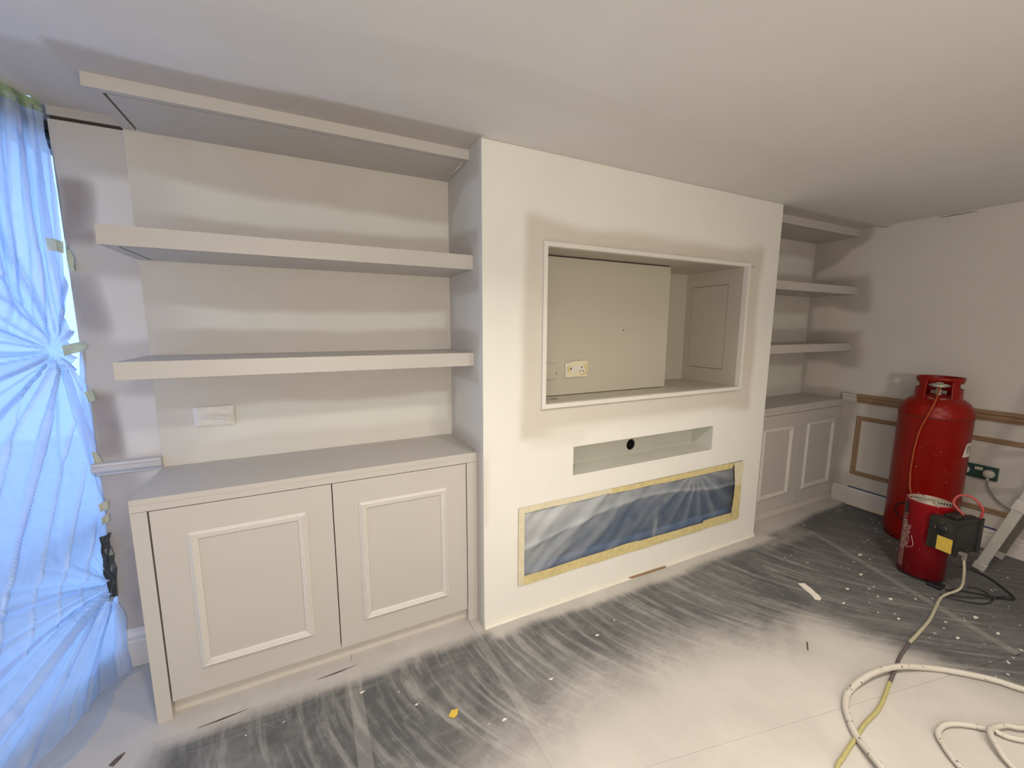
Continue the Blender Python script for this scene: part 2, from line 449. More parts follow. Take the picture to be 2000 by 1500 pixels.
def linsp(a, b, step, extra=()):
    n = max(1, int(math.ceil((b-a)/step)))
    s = {round(a+(b-a)*i/n, 5) for i in range(n+1)} | {round(e, 5) for e in extra if a < e < b}
    return sorted(s)
def grid(name, mat, us, vs, P, fn, holes=(), parent=None, flip=False):
    bm = bmesh.new(); lay = bm.verts.layers.float.new('spray')
    V = {}
    def vert(i, j):
        if (i, j) not in V:
            v = bm.verts.new(P(us[i], vs[j])); v[lay] = max(0, min(1, fn(us[i], vs[j]))); V[i, j] = v
        return V[i, j]
    for i in range(len(us)-1):
        for j in range(len(vs)-1):
            cu, cv = (us[i]+us[i+1])/2, (vs[j]+vs[j+1])/2
            if any(a < cu < b and c < cv < d for a, b, c, d in holes): continue
            q = [vert(i, j), vert(i+1, j), vert(i+1, j+1), vert(i, j+1)]
            bm.faces.new(q[::-1] if flip else q)
    me = bpy.data.meshes.new(name); bm.to_mesh(me); bm.free(); me.materials.append(mat)
    o = bpy.data.objects.new(name, me); COL.objects.link(o)
    if parent is not None: o.parent = parent
    return o

# ================================================================== SETTING
TX0, TX1, TZ0, TZ1 = 0.3215, 1.8978, 1.1451, 1.9831        # television recess frame
NX0, NX1, NZ0, NZ1, ND = 0.5347, 1.6626, 0.7484, 0.913, 0.166
FX0, FX1, FZ0, FZ1 = 0.1957, 2.0058, 0.1833, 0.6229

def spray_breast(x, z):
    n = nz(x, z, 2.3, 3.1)*0.05
    s = 0.62*rect(x+n, z+n, TX0-0.09, TX1+0.10, TZ0-0.12, TZ1+0.07, 0.06, 0.07)
    s *= 1 - 0.55*rect(x, z, 0.5, 1.7, 0.9, 1.02, 0.25, 0.04)
    s = max(s, 0.42*math.exp(-((x-0.006)/0.02)**2)*band(z, 0.62, 0.88, 0.10))
    s = max(s, 0.25*rect(x, z, TX0-0.02, TX0+.25, 0.97, 1.14, 0.08))
    return s + 0.03*nz(x, z, 1.2, 9)
holes = [(TX0+.004, TX1-.004, TZ0+.004, TZ1-.004), (NX0, NX1, NZ0, NZ1), (FX0, FX1, FZ0, FZ1)]
us = linsp(0, W, 0.02, [h for q in holes for h in q[:2]])
vs = linsp(0, H, 0.02, [h for q in holes for h in q[2:]])
breast = grid('wall_chimney', M_wall, us, vs, lambda u, v: (u, 0, v), spray_breast, holes)
structure(breast, 'white plastered chimney breast wall with overspray round the screen recess', 'wall')

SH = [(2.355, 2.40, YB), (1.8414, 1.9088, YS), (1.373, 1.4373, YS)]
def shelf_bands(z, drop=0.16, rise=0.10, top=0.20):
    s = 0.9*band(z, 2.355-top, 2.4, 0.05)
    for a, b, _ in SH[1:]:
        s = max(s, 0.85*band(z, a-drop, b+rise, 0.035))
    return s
def spray_side(y, z):                        # chimney side wall, seen in left alcove
    n = nz(y, z, 3, 5)*0.04
    f = 1-sm(0.03, 0.09, YS-(y+n)) if y < YS else 1
    s = f*shelf_bands(z+n, 0.07, 0.10, 0.05)
    s = max(s, sm(2.355-0.5*(y+n), 2.40-0.5*(y+n), z)*sm(0.02, 0.08, y)*0.8)
    s = max(s, band(z, 0.0, 0.96, 0.08)*sm(0.0, 0.06, y))
    s = max(s, 0.6*sm(0.38, 0.46, y))
    return s*0.8
structure(grid('wall_chimney_side', M_alc, linsp(0, D+.01, 0.02), linsp(0, H, 0.02), lambda u, v: (0, u, v), spray_side, flip=True),
          'white side face of the chimney breast in the left alcove', 'wall')
bm = MB(); bm.box(W-.004, W, 0.001, DR, 0, H); structure(bm.build('wall_chimney_return', M_white), 'side face of the chimney breast in the right alcove', 'wall')

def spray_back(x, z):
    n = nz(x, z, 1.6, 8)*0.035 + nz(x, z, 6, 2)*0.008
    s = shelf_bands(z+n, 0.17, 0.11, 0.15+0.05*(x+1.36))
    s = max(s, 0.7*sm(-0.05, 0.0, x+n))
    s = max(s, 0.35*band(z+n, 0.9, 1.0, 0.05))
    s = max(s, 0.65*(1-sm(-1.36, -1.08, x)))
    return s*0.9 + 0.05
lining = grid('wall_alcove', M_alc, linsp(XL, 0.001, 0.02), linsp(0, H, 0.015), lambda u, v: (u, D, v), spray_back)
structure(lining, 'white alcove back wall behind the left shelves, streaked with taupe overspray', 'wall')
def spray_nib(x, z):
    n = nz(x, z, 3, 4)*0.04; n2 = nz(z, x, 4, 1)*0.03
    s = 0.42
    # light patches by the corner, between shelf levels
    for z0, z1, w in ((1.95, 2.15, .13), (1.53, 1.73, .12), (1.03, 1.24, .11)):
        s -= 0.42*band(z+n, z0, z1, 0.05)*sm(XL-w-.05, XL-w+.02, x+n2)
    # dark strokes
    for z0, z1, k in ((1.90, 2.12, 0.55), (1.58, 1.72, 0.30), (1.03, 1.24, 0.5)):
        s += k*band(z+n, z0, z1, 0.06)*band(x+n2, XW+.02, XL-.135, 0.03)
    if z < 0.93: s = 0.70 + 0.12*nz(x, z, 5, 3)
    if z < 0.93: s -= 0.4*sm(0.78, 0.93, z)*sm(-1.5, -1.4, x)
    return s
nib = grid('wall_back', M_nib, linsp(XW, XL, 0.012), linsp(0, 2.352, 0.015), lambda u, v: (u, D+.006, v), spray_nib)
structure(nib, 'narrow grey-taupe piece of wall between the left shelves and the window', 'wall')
b = MB(); b.box(XW, XW+.004, D+.007, D+.12, 0, 2.352); b.box(XW+.001, 0.0, D+.10, D+.13, 0, H)
b.box(XW, XL, D+.02, D+.1, 2.352, 2.356)
structure(b.build('wall_back_end', M_white), 'end of the wall beside the window', 'wall')
b = MB(); b.box(XW+.006, XL+.0, D+.012, D+.03, 2.353, 2.366)
structure(b.build('trim_1', M_gap), 'dark open joint between wall and ceiling', 'trim')
b = MB(); b.box(XW, XL, D+.006, D+.10, 2.366, H)
structure(b.build('trim_2', plain('oversprayed_edge', (.40, .375, .36, 1), .8)), 'ceiling edge strip above the wall piece', 'trim')

# right alcove back wall and right wall
def bandsR(z, drop=.14, rise=.10, top=.12):
    s = 0.85*band(z, 2.34-top, 2.4, 0.05)
    for a, b_ in ((1.8535, 1.9164), (1.3695, 1.4335)): s = max(s, 0.8*band(z, a-drop, b_+rise, 0.04))
    return s
def spray_backR(x, z):
    n = nz(x, z, 2, 12)*0.03
    return max(bandsR(z+n), 0.6*sm(XR-.06, XR, x), 0.4*band(z, .9, 1.0, .06))*0.95+0.1
structure(grid('wall_alcove_right', M_alc, linsp(W, XR, 0.03), linsp(0, H, 0.02), lambda u, v: (u, DR, v), spray_backR),
          'white alcove back wall behind the right shelves', 'wall')
def spray_right(y, z):
    n = nz(y, z, 3, 22)*0.05 + nz(y, z, 8, 2)*.02
    yy = y+n
    s = 0
    # halo round each shelf end, reaching a hand's width past the shelf front
    for a, b_, yf in ((1.8535, 1.9164, 0.045), (1.3695, 1.4335, 0.055)):
        s = max(s, 0.72*band(z+n*.6, a-.08-.04*sm(.3, .1, y), b_+.07, 0.055)*sm(yf-.05, yf+.04, yy))
    s = max(s, 0.72*sm(2.24, 2.28, z+n + 0.55*(yy-0.10))*sm(-0.0, 0.07, yy)*(1 if yy > .02 else .5))
    s = max(s, 0.6*sm(0.43, 0.48, y))
    s = max(s, 0.75*sm(0.0, 0.07, yy+0.00)*(1-sm(0.94, 1.02, z)))
    s = max(s, 0.5*band(z+n, 0.95, 1.02, 0.03)*sm(-0.02, 0.2, y))
    s = max(s, 0.22*(1-sm(.93, .95, z)))
    return s + 0.05*nz(y, z, 1.1, 4)
M_wallR = sprayed('sprayed_side_wall_paint', (0.66, 0.62, 0.57, 1), (0.36, 0.315, 0.27, 1))
structure(grid('wall_right', M_wallR, linsp(-4.6, DR, 0.025), linsp(0, H, 0.02), lambda u, v: (XR, u, v), spray_right, flip=True),
          'bare plaster side wall on the right', 'wall')
b = MB(); b.box(-2.5, XR, -4.62, -4.6, 0, H); structure(b.build('wall_front', M_white), 'wall behind the viewer', 'wall')
pe = bay(1.45, 0)
b = MB(); b.box(pe.x-.02, pe.x, -4.6, pe.y, 0, H); structure(b.build('wall_left', M_white), 'side wall beyond the bay window', 'wall')

# ceiling
def spray_ceil(x, y):
    n = nz(x, y, 1.5, 31)*0.03 + nz(x, y, 5, 1)*.006
    s = 0.95*rect(x, y+n, XL-.01, -0.0, 0.01, .6, 0.03, 0.035)
    s = max(s, 0.70*rect(x+n, y+n, XL-.16, XL+.02, 0.07, .6, 0.10, 0.07))
    s = max(s, 0.75*rect(x, y+n, W, XR, 0.04, .6, 0.05, 0.05))
    s = max(s, 0.10+0.12*nz(x, y, .8, 7)+.05*nz(x*3, y, 2.0, 17))
    s = max(s, 0.16*band(y+n*2+.06*x, -.45, -.33, .08)*band(x, -1.3, 1.5, .3))
    return s
structure(grid('ceiling', M_ceil, linsp(-2.6, XR, 0.025, [0, W]), linsp(-4.62, 0.62, 0.025, [0.0]), lambda u, v: (u, v, H), spray_ceil,
               holes=[(-2.6, XW-.012, .44, .7)], flip=True), 'plastered ceiling with taupe overspray above the shelves', 'ceiling')
b = MB(); b.box(-0.0, W, -0.0006, 0.0004, H-.006, H-.002)
structure(b.build('trim_3', plain('caulk_line', (0.40, .37, .33, 1), .8)), 'caulked joint of chimney breast and ceiling', 'trim')
pts = [(XR-.002, 0.03-.05*i+.004*math.sin(i*2.1), H-.008-.004*abs(math.sin(i*1.7))) for i in range(3)] 
b = MB(); b.tube(pts, [.002, .004, .001], 6); 
pts = [(XR-.002, -.34-.04*i, H-.010-.004*abs(math.sin(i*1.7))) for i in range(6)]; b.tube(pts, [.001, .003, .0045, .003, .004, .001], 6)
structure(b.build('trim_4', plain('ragged_gap', (0.26, .225, .195, 1), .9)), 'ragged crack where right wall meets ceiling', 'trim')

# floor ------------------------------------------------------------
YBX = [(-2.2, -.30), (-1.35, -.5), (-0.9, -.95), (-.5, -.80), (-.16, -.60), (.2, -.52), (.85, -.50), (1.2, -.66), (1.6, -.72), (1.75, -.95), (1.9, -1.2), (2.05, -1.5), (2.3, -2.2), (3.6, -3.0)]
def ybx(x):
    for (a, c), (b_, d) in zip(YBX, YBX[1:]):
        if a <= x <= b_: return c+(d-c)*(x-a)/(b_-a)
    return -3
def spray_floor(x, y):
    n = nz(x, y, 2.2, 40)*0.06 + nz(x, y, 7, 3)*0.02
    s = sm(-0.22, 0.22, ybx(x)-(y+n))
    edge = -0.085 if 0 <= x <= 2.3 else (-0.02 if x < 0 else -0.03 + 0.05*sm(2.5, 3.2, x))
    s = max(s, 0.95*sm(edge-0.045, edge+0.02, y+n*.5))
    s = max(s, sm(-1.25, -1.42, x+n*1.2 - 0.45*max(0, -y-.02)*0 )*sm(-0.45, -0.05, y+n) if True else 0)
    if x > 2.9: s *= 1-sm(2.9, 3.3, x)*.6*(1-sm(-.05, .03, y))
    s = max(s, 0.30*rect(x, y, 2.15, 2.6, -.16, -.02, .12, .06))
    return s
b = MB(); b.box(-2.7, XR+.05, -4.7, .75, -.06, -.0045)
floor = structure(b.build('floor', plain('floor_screed', (.12, .12, .12, 1), .9)), 'floor under grey protection boards', 'floor')
J1 = [(-.645, .09), (-.60, -4.6)]; J2 = [(-.055, .0), (.16, -4.6)]
Bl = [(2.74, .05), (2.26, -1.31), (1.9, -2.4)]
def xline(L, y):
    for (x0, y0), (x1, y1) in zip(L, L[1:]):
        if y1 <= y <= y0: return x0+(x1-x0)*(y0-y)/(y0-y1)
    return L[0][0] if y > L[0][1] else L[-1][0]
def yA(x): return -.83 - .205*x
def sheet(xa, xb, ya_, yb_, step=0.02, name='protection_board', z=0.0):
    """board between curves xa(y)..xb(y) and y limits ya_(x)..yb_(x)"""
    bm = bmesh.new(); lay = bm.verts.layers.float.new('spray')
    n, g = 0, 0.0008
    y0r, y1r = ya_, yb_
    Y = []
    rows = []
    ym = (-4.6 if callable(y0r) else y0r, .5 if callable(y1r) else y1r)
    nu = 60; nv = 90
    for j in range(nv+1):
        t = j/nv; t = t if ym[0] > -3 else t
        row = []
        for i in range(nu+1):
            s_ = i/nu
            # guess x first at mid y, iterate once
            yy = 0
            x = None
            for _ in range(3):
                lo = y0r(x if x is not None else 1) if callable(y0r) else y0r
                hi = y1r(x if x is not None else 1) if callable(y1r) else y1r
                yy = hi+(lo-hi)*(t**1.6)
                x = (xa(yy)+g) + s_*((xb(yy)-g)-(xa(yy)+g))
            v = bm.verts.new((x, yy, z)); v[lay] = spray_floor(x, yy); row.append(v)
        rows.append(row)
    for a, b_ in zip(rows, rows[1:]):
        for i in range(nu): bm.faces.new((a[i], b_[i], b_[i+1], a[i+1]))
    me = bpy.data.meshes.new(name); bm.to_mesh(me); bm.free(); me.materials.append(M_floor)
    o = bpy.data.objects.new(name, me); COL.objects.link(o); o.parent = floor
    md = o.modifiers.new('thickness', 'SOLIDIFY'); md.thickness = 0.004; md.offset = -1
    return o
sheet(lambda y: -2.6, lambda y: xline(J1, y), -4.6, 0.6)
sheet(lambda y: xline(J1, y), lambda y: xline(J2, y), -4.6, 0.5)
sheet(lambda y: xline(J2, y), lambda y: xline(Bl, y), yA, 0.5)
sheet(lambda y: xline(J2, y), lambda y: 2.02, -4.6, lambda x: yA(x)-.0008)
sheet(lambda y: 2.02, lambda y: XR, -4.6, lambda x: yA(x)-.0012)
sheet(lambda y: xline(Bl, y), lambda y: XR, yA, 0.5)
def strip(L, wd, y0, y1, n=90):
    bm = bmesh.new(); lay = bm.verts.layers.float.new('spray'); prev = None
    for i in range(n+1):
        y = y0+(y1-y0)*(i/n)**1.4
        x = xline(L, y)
        row = []
        for k in range(4):
            xx = x-wd/2+wd*k/3
            v = bm.verts.new((xx, y, 0.0012)); v[lay] = spray_floor(xx, y); row.append(v)
        if prev:
            for k in range(3): bm.faces.new((prev[k], row[k], row[k+1], prev[k+1]))
        prev = row
    me = bpy.data.meshes.new('joint_tape'); bm.to_mesh(me); bm.free(); me.materials.append(M_joint)
    o = bpy.data.objects.new('joint_tape', me); COL.objects.link(o); o.parent = floor
    md = o.modifiers.new('thickness', 'SOLIDIFY'); md.thickness = 0.001; md.offset = -1
strip(J1, .052, .08, -3); strip(J2, .045, -.01, -3); strip(Bl, .05, -.15, -1.29)

# ================================================================== BAY WINDOW
# window unit
def bbox(mb, u0, u1, z0, z1, w0, w1):
    p = [bay(u, z, wv) for wv in (w0, w1) for (u, z) in ((u0, z0), (u1, z0), (u1, z1), (u0, z1))]
    mb.hexa(p); return mb
win = bpy.data.objects.new('window_1', None); COL.objects.link(win)
structure(win, 'tall bay window behind the polythene sheet', 'window')
for nm, a in {'head_rail': (-.3, 1.45, 2.27, 2.36, -.14, -.07), 'bottom_rail': (-.3, 1.45, 0.0, .12, -.14, -.07),
              'side_jamb': (-.36, -.28, 0, 2.36, -.14, -.07), 'mullion': (.62, .69, .12, 2.27, -.14, -.07),
              'end_jamb': (1.40, 1.47, 0, 2.36, -.14, -.07), 'transom': (-.3, 1.45, .70, .75, -.13, -.08)}.items():
    m = MB(); bbox(m, *a); m.build(nm, M_frame, win)
m = MB(); bbox(m, -.28, .62, .12, 2.27, -.108, -.102); m.build('pane', M_glass, win)
m = MB(); bbox(m, .69, 1.40, .12, 2.27, -.108, -.102); m.build('pane', M_glass, win)
m = MB(); bbox(m, -.3, 1.47, 2.36, 2.40, -.14, -.01); structure(m.build('trim_5', plain('pale_lintel', (.62, .66, .70, 1), .7)), 'pale lintel strip over the bay window', 'trim')
for k, (z0, c) in enumerate(((2.325, (.16, .17, .18, 1)), (2.285, (.07, .09, .09, 1)))):
    m = MB(); bbox(m, -.30, 1.4, z0, z0+.028, -.075, -.035+.01*k); structure(m.build('trim_%d' % (6+k), plain('blind_rail_%d' % k, c, .5)), 'dark blind rail at the window head', 'trim')
# outside: ground and shrubs
m = MB(); m.box(-9, -1.9, -6, 8, -.5, -.4); structure(m.build('ground_outside', M_brick), 'ground outside the window', 'ground')
def shrub(name, base, h, r, n, label, seed):
    rnd = random.Random(seed)
    t = thing(name, base, label, 'plant')
    s = MB(); s.tube([base, (base[0]+.02, base[1], base[2]+h*.5), (base[0], base[1]+.02, base[2]+h*.9)], [.02, .015, .008], 6); s.build('stem', M_bark, t)
    f = MB()
    for i in range(n):
        a = rnd.random()*2*PI; rr = r*math.sqrt(rnd.random()); z = base[2]+h*(.35+.7*rnd.random())
        c = Vector((base[0]+rr*math.cos(a), base[1]+rr*math.sin(a), z)); d = Vector((math.cos(a), math.sin(a), rnd.uniform(-.3, .6))).normalized()
        sd = d.cross(Vector((0, 0, 1))).normalized()*.02; L = .09
        v = [f.bm.verts.new(c), f.bm.verts.new(c+d*L*.5+sd), f.bm.verts.new(c+d*L), f.bm.verts.new(c+d*L*.5-sd)]
        f.bm.faces.new(v)
    o = f.build('foliage', M_leaf, t, inv=False); o['kind'] = 'stuff'
    return t
q = bay(.75, -.4, -.75)
shrub('shrub', tuple(q), 1.15, .20, 500, 'small dark shrub outside, seen faintly through the lower polythene sheet', 3)

# polythene sheet over the window
KN = (0.082, 1.467)
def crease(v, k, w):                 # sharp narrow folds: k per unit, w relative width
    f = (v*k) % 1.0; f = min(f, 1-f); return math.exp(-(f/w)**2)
def sheet_h(u, z, want_fold=False):
    du, dz = u-KN[0], z-KN[1]
    r = math.hypot(du, dz)+1e-4; th = math.atan2(dz, du)
    fade = math.exp(-r*1.3)*min(1, r/.08)
    fold = 0
    h = 0.020 + 0.03*sm(0, .6, u)
    w = 1.3*nz(u, z, 2.6, 2)
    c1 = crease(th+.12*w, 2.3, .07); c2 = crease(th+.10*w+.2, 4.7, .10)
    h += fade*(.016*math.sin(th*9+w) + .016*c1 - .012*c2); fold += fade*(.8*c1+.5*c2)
    h -= 0.028*math.exp(-(r/.045)**2)
    up = sm(1.45, 1.75, z)
    uu = u + .05*(z-1.5)*(u*2) + .01*nz(u, z, 3, 7)
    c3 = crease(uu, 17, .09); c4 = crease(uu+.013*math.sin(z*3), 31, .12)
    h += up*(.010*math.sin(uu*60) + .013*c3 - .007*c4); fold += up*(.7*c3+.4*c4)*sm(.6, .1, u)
    du2, dz2 = u+.01, z-.42
    r2_ = math.hypot(du2, dz2)+1e-4; th2 = math.atan2(dz2, du2)
    f2 = math.exp(-r2_*1.2)*sm(.62, .35, z-.45*u)*min(1, r2_/.06)
    w2 = 1.2*nz(u, z, 2.4, 9)
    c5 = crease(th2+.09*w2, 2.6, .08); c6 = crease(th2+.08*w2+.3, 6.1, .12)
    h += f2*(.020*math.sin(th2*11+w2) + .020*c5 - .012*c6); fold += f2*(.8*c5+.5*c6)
    # long slanted drapes in the middle, from the knot down to the left
    mid = band(z, .50, 1.20, .18)*sm(0, .08, u)
    t = u*1.0 + z*.42 + .03*nz(u, z, 2, 6)
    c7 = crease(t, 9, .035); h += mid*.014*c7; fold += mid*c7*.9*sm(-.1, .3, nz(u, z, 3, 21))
    h += 0.05*sm(1.2, .5, z)*sm(0, .5, u)*math.sin(2.2*u+1.2) + 0.025*nz(u, z, 2.0, 14)*sm(0, .25, u)
    h += 0.0026*nz(u, z, 24, 1)+0.0016*nz(u, z, 55, 2)
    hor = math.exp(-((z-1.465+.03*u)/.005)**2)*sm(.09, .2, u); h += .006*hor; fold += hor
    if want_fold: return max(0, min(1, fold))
    return max(h, .004)
def edge_u(z):
    e = 0.026+.005*math.sin(z*5)+.004*nz(z, 0, 9, 3)
    if z < 1.45: e = 0.026-.026*sm(1.45, 1.0, z)
    if z < .75: e = e + .030*band(z, .40, .60, .08)
    return e
sh_us = [i/150 for i in range(231)]; nzv = 420
bm = bmesh.new(); lay = bm.verts.layers.float.new('spray')
rows = []
for j in range(nzv+1):
    z = 2.372*j/nzv
    row = []
    for i in range(231):
        u = edge_u(z) + (1.42-edge_u(z))*(i/230)**1.35
        hh = sheet_h(u, z)
        if z < .12: hh += .02*sm(.12, 0, z)
        k = bay(u, max(z, .004), hh)
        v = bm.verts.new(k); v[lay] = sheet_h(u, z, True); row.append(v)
    rows.append(row)
# trailing part on the floor
for t in range(1, 9):
    row = []
    for i in range(231):
        u = edge_u(0) + (1.42-edge_u(0))*(i/230)**1.35
        d = .012*t*(.4+.8*sm(0, .35, u)) + .01*nz(u, 0, 8, 2)*t/8
        k = bay(u, .004+.004*abs(math.sin(u*40+t)), sheet_h(u, 0)+.02+d)
        v = bm.verts.new(k); v[lay] = .1; row.append(v)
    rows.insert(0, row)
for a, b_ in zip(rows, rows[1:]):
    for i in range(230):
        f = bm.faces.new((a[i], a[i+1], b_[i+1], b_[i])); f.smooth = True
me = bpy.data.meshes.new('polythene_sheet'); bm.to_mesh(me); bm.free(); me.materials.append(M_sheet)
o = bpy.data.objects.new('polythene_sheet', me); COL.objects.link(o)
tag(o, 'crinkled blue-lit polythene sheet hanging over the tall window at the left', 'plastic sheet')
# second narrow strip of film by the wall edge (loose pleat)
m = bmesh.new(); lay = m.verts.layers.float.new('spray'); prev = None
for j in range(160):
    z = .30 + (1.46-.30)*j/159
    row = []
    for i in range(8):
        u = -.025 + .065*i/7*(.6+.4*math.sin(z*7))
        v = m.verts.new(bay(u+.004*nz(z, i, 6), z, .015+.007*math.sin(i*1.8+z*9))); v[lay] = 0; row.append(v)
    if prev:
        for i in range(7):
            f = m.faces.new((prev[i], prev[i+1], row[i+1], row[i])); f.smooth = True
    prev = row
me = bpy.data.meshes.new('polythene_strip'); m.to_mesh(me); m.free(); me.materials.append(M_sheet)
o2 = bpy.data.objects.new('polythene_strip', me); COL.objects.link(o2)
tag(o2, 'narrow loose pleat of polythene beside the edge of the wall by the window', 'plastic strip')

# tape pieces on the sheet
def tape_bay(corners, label, mat=None, wd=.05):
    m = MB(); n = 6
    a, b_, c, d = corners
    V = []
    for j in range(4):
        row = []
        for i in range(n+1):
            s, t = i/n, j/3
            u = (a[0]*(1-s)+b_[0]*s)*(1-t)+(d[0]*(1-s)+c[0]*s)*t
            z = (a[1]*(1-s)+b_[1]*s)*(1-t)+(d[1]*(1-s)+c[1]*s)*t
            hh = max(sheet_h(u, z), .012)+.009+.002*math.sin(s*9+t*2)
            row.append(m.bm.verts.new(bay(u, z, hh)))
        V.append(row)
    for j in range(3):
        for i in range(n):
            m.bm.faces.new((V[j][i], V[j][i+1], V[j+1][i+1], V[j+1][i]))
    o = m.build('tape_piece', mat or M_tape_sheet)
    md = o.modifiers.new('thickness', 'SOLIDIFY'); md.thickness = 0.0006
    return tag(o, label, 'tape', 'tape pieces on the window sheet')
tape_bay([(.072, 1.895), (.03, 1.89), (.03, 1.845), (.07, 1.85)], 'uppermost pale tape piece, stuck across the folds of the window sheet')
tape_bay([(.022, 1.90), (.004, 1.86), (-.012, 1.78), (.022, 1.79)], 'upright tape piece at the sheet edge, just right of the uppermost one')
tape_bay([(.068, 1.487), (-.008, 1.50), (-.010, 1.462), (.066, 1.445)], 'tape piece gathering the sheet folds at the pinched knot')
tape_bay([(.022, 1.295), (-.016, 1.30), (-.020, 1.255), (.018, 1.25)], 'small tape piece below the knot on the narrow pleat')
tape_bay([(.016, 1.04), (.004, 1.03), (-.016, .975), (.010, .975)], 'yellow tape piece just above the end of the dado rail', M_tape_sheet2)
tape_bay([(.022, .805), (-.010, .812), (-.012, .775), (.020, .77)], 'yellow tape piece below the dado rail, upper of two', M_tape_sheet2)
tape_bay([(.020, .745), (-.008, .752), (-.010, .715), (.018, .71)], 'yellow tape piece below the dado rail, lower of two', M_tape_sheet2)
m = MB(); prev = None
for i in range(60):
    u = .02+1.38*i/59
    dz = .004*nz(u, 0, 12)
    r = [m.bm.verts.new(bay(u, 2.398, sheet_h(u, 2.36)*.5+.006)), m.bm.verts.new(bay(u, 2.352+dz, sheet_h(u, 2.352)+.004))]
    if prev: m.bm.faces.new((prev[0], prev[1], r[1], r[0]))
    prev = r
o = m.build('tape_line', M_tape_green); md = o.modifiers.new('t', 'SOLIDIFY'); md.thickness = .0006
tag(o, 'greenish tape line holding the sheet to the ceiling edge', 'tape')
# crumpled dark bin-liner scrap low in the gap
m = MB()
V = []
for j in range(10):
    row = []
    for i in range(6):
        u, z = .035-.05*i/5, .36+.30*j/9
        row.append(m.bm.verts.new(bay(u, z, .02+.012*nz(u*9, z*9, 4, 8)+.006*math.sin(i*2+j))))
    V.append(row)
for j in range(9):
    for i in range(5): m.bm.faces.new((V[j][i], V[j][i+1], V[j+1][i+1], V[j+1][i]))
o = m.build('crumpled_liner', plain('dark_plastic_film', (.05, .06, .07, 1), .3)); md = o.modifiers.new('t', 'SOLIDIFY'); md.thickness = .001
tag(o, 'crumpled dark plastic scrap showing low at the sheet edge', 'plastic scrap')

# ================================================================== LEFT DADO AND SKIRTING
rail_p = [(0, 0), (.010, .0), (.014, .008), (.030, .022), (.034, .034), (.026, .040), (.032, .046), (.032, .056), (0, .060)]
m = MB(); m.extr([(-n, u) for n, u in rail_p], (XW-.012, D+.006, .925), (XL+.001, D+.006, .925), (0, 1, 0), (0, 0, 1))
M_lav = plain('primed_rail', (.56, .545, .54, 1), .5, bump=.1)
structure(m.build('trim_8', M_lav), 'moulded dado rail on the narrow wall by the window', 'trim')
sk = [(0, 0), (.018, 0), (.018, .12), (.013, .13), (.016, .145), (.008, .165), (.006, .178), (0, .18)]
m = MB(); m.extr([(-n, u) for n, u in sk], (XW-.005, D+.006, 0), (XL+.001, D+.006, 0), (0, 1, 0), (0, 0, 1))
structure(m.build('baseboard_back', M_lav), 'moulded skirting on the narrow wall by the window', 'baseboard')

# ================================================================== TELEVISION RECESS
tv = thing('media_recess', (1.11, 0, TZ0), 'large framed screen recess sunk into the chimney breast above the slot niche', 'recess')
TH = .0225; FO = -.016; BK = .472
m = MB()
m.box(TX0, TX1, FO, .02, TZ1-TH, TZ1, .0012); m.box(TX0, TX1, FO, .02, TZ0, TZ0+TH, .0012)
m.box(TX0, TX0+TH, FO, .02, TZ0+TH, TZ1-TH, .0012); m.box(TX1-TH, TX1, FO, .02, TZ0+TH, TZ1-TH, .0012)
m.build('frame', plain('frame_taupe', (.70, .67, .62, 1), .4, var=.02), tv)
m = MB(); m.box(TX0, TX1, .02, BK, TZ1-TH, TZ1); m.build('top_lining', M_recess, tv)
m = MB(); m.box(TX0, TX0+TH, .02, BK, TZ0+TH, TZ1-TH); m.build('side_lining', M_recess, tv)
hx, hy0, hy1, hz0, hz1 = TX1-TH, .125, .418, 1.275, 1.859
m = MB()
m.box(hx, TX1, .02, hy0-.003, TZ0+TH, TZ1-TH); m.box(hx, TX1, hy1+.003, BK, TZ0+TH, TZ1-TH)
m.box(hx, TX1, hy0-.003, hy1+.003, TZ0+TH, hz0-.003); m.box(hx, TX1, hy0-.003, hy1+.003, hz1+.003, TZ1-TH)
m.build('side_lining', M_recess, tv)
m = MB(); m.box(hx+.0005, hx+.016, hy0, hy1, hz0, hz1); m.build('access_hatch', M_recess, tv)
m = MB(); m.box(TX1-.004, TX1, hy0-.01, hy1+.01, hz0-.01, hz1+.01); m.build('hatch_gap', M_gap, tv)
m = MB(); m.box(TX0, TX1, BK, BK+.02, TZ0, TZ1); m.build('back_panel', M_recess, tv)
m = MB(); m.box(TX0+TH+.001, 1.398, .192, BK-.001, 1.1715, 1.9535, .001); bd = m.build('raised_board', M_recess, tv)
m = MB(); m.box(TX0+TH+.001, 1.395, .200, BK-.01, 1.9535, TZ1-TH); m.build('board_gap', M_gap, tv)
m = MB(); m.lathe([(0, 0), (.0045, 0), (.004, .001)], 12); o = m.build('screw_mark', M_dark, tv); o.rotation_euler = (PI/2, 0, 0)
o.matrix_parent_inverse = Matrix.Translation(tv.location).inverted(); o.location = (1.023, .1915, 1.548)
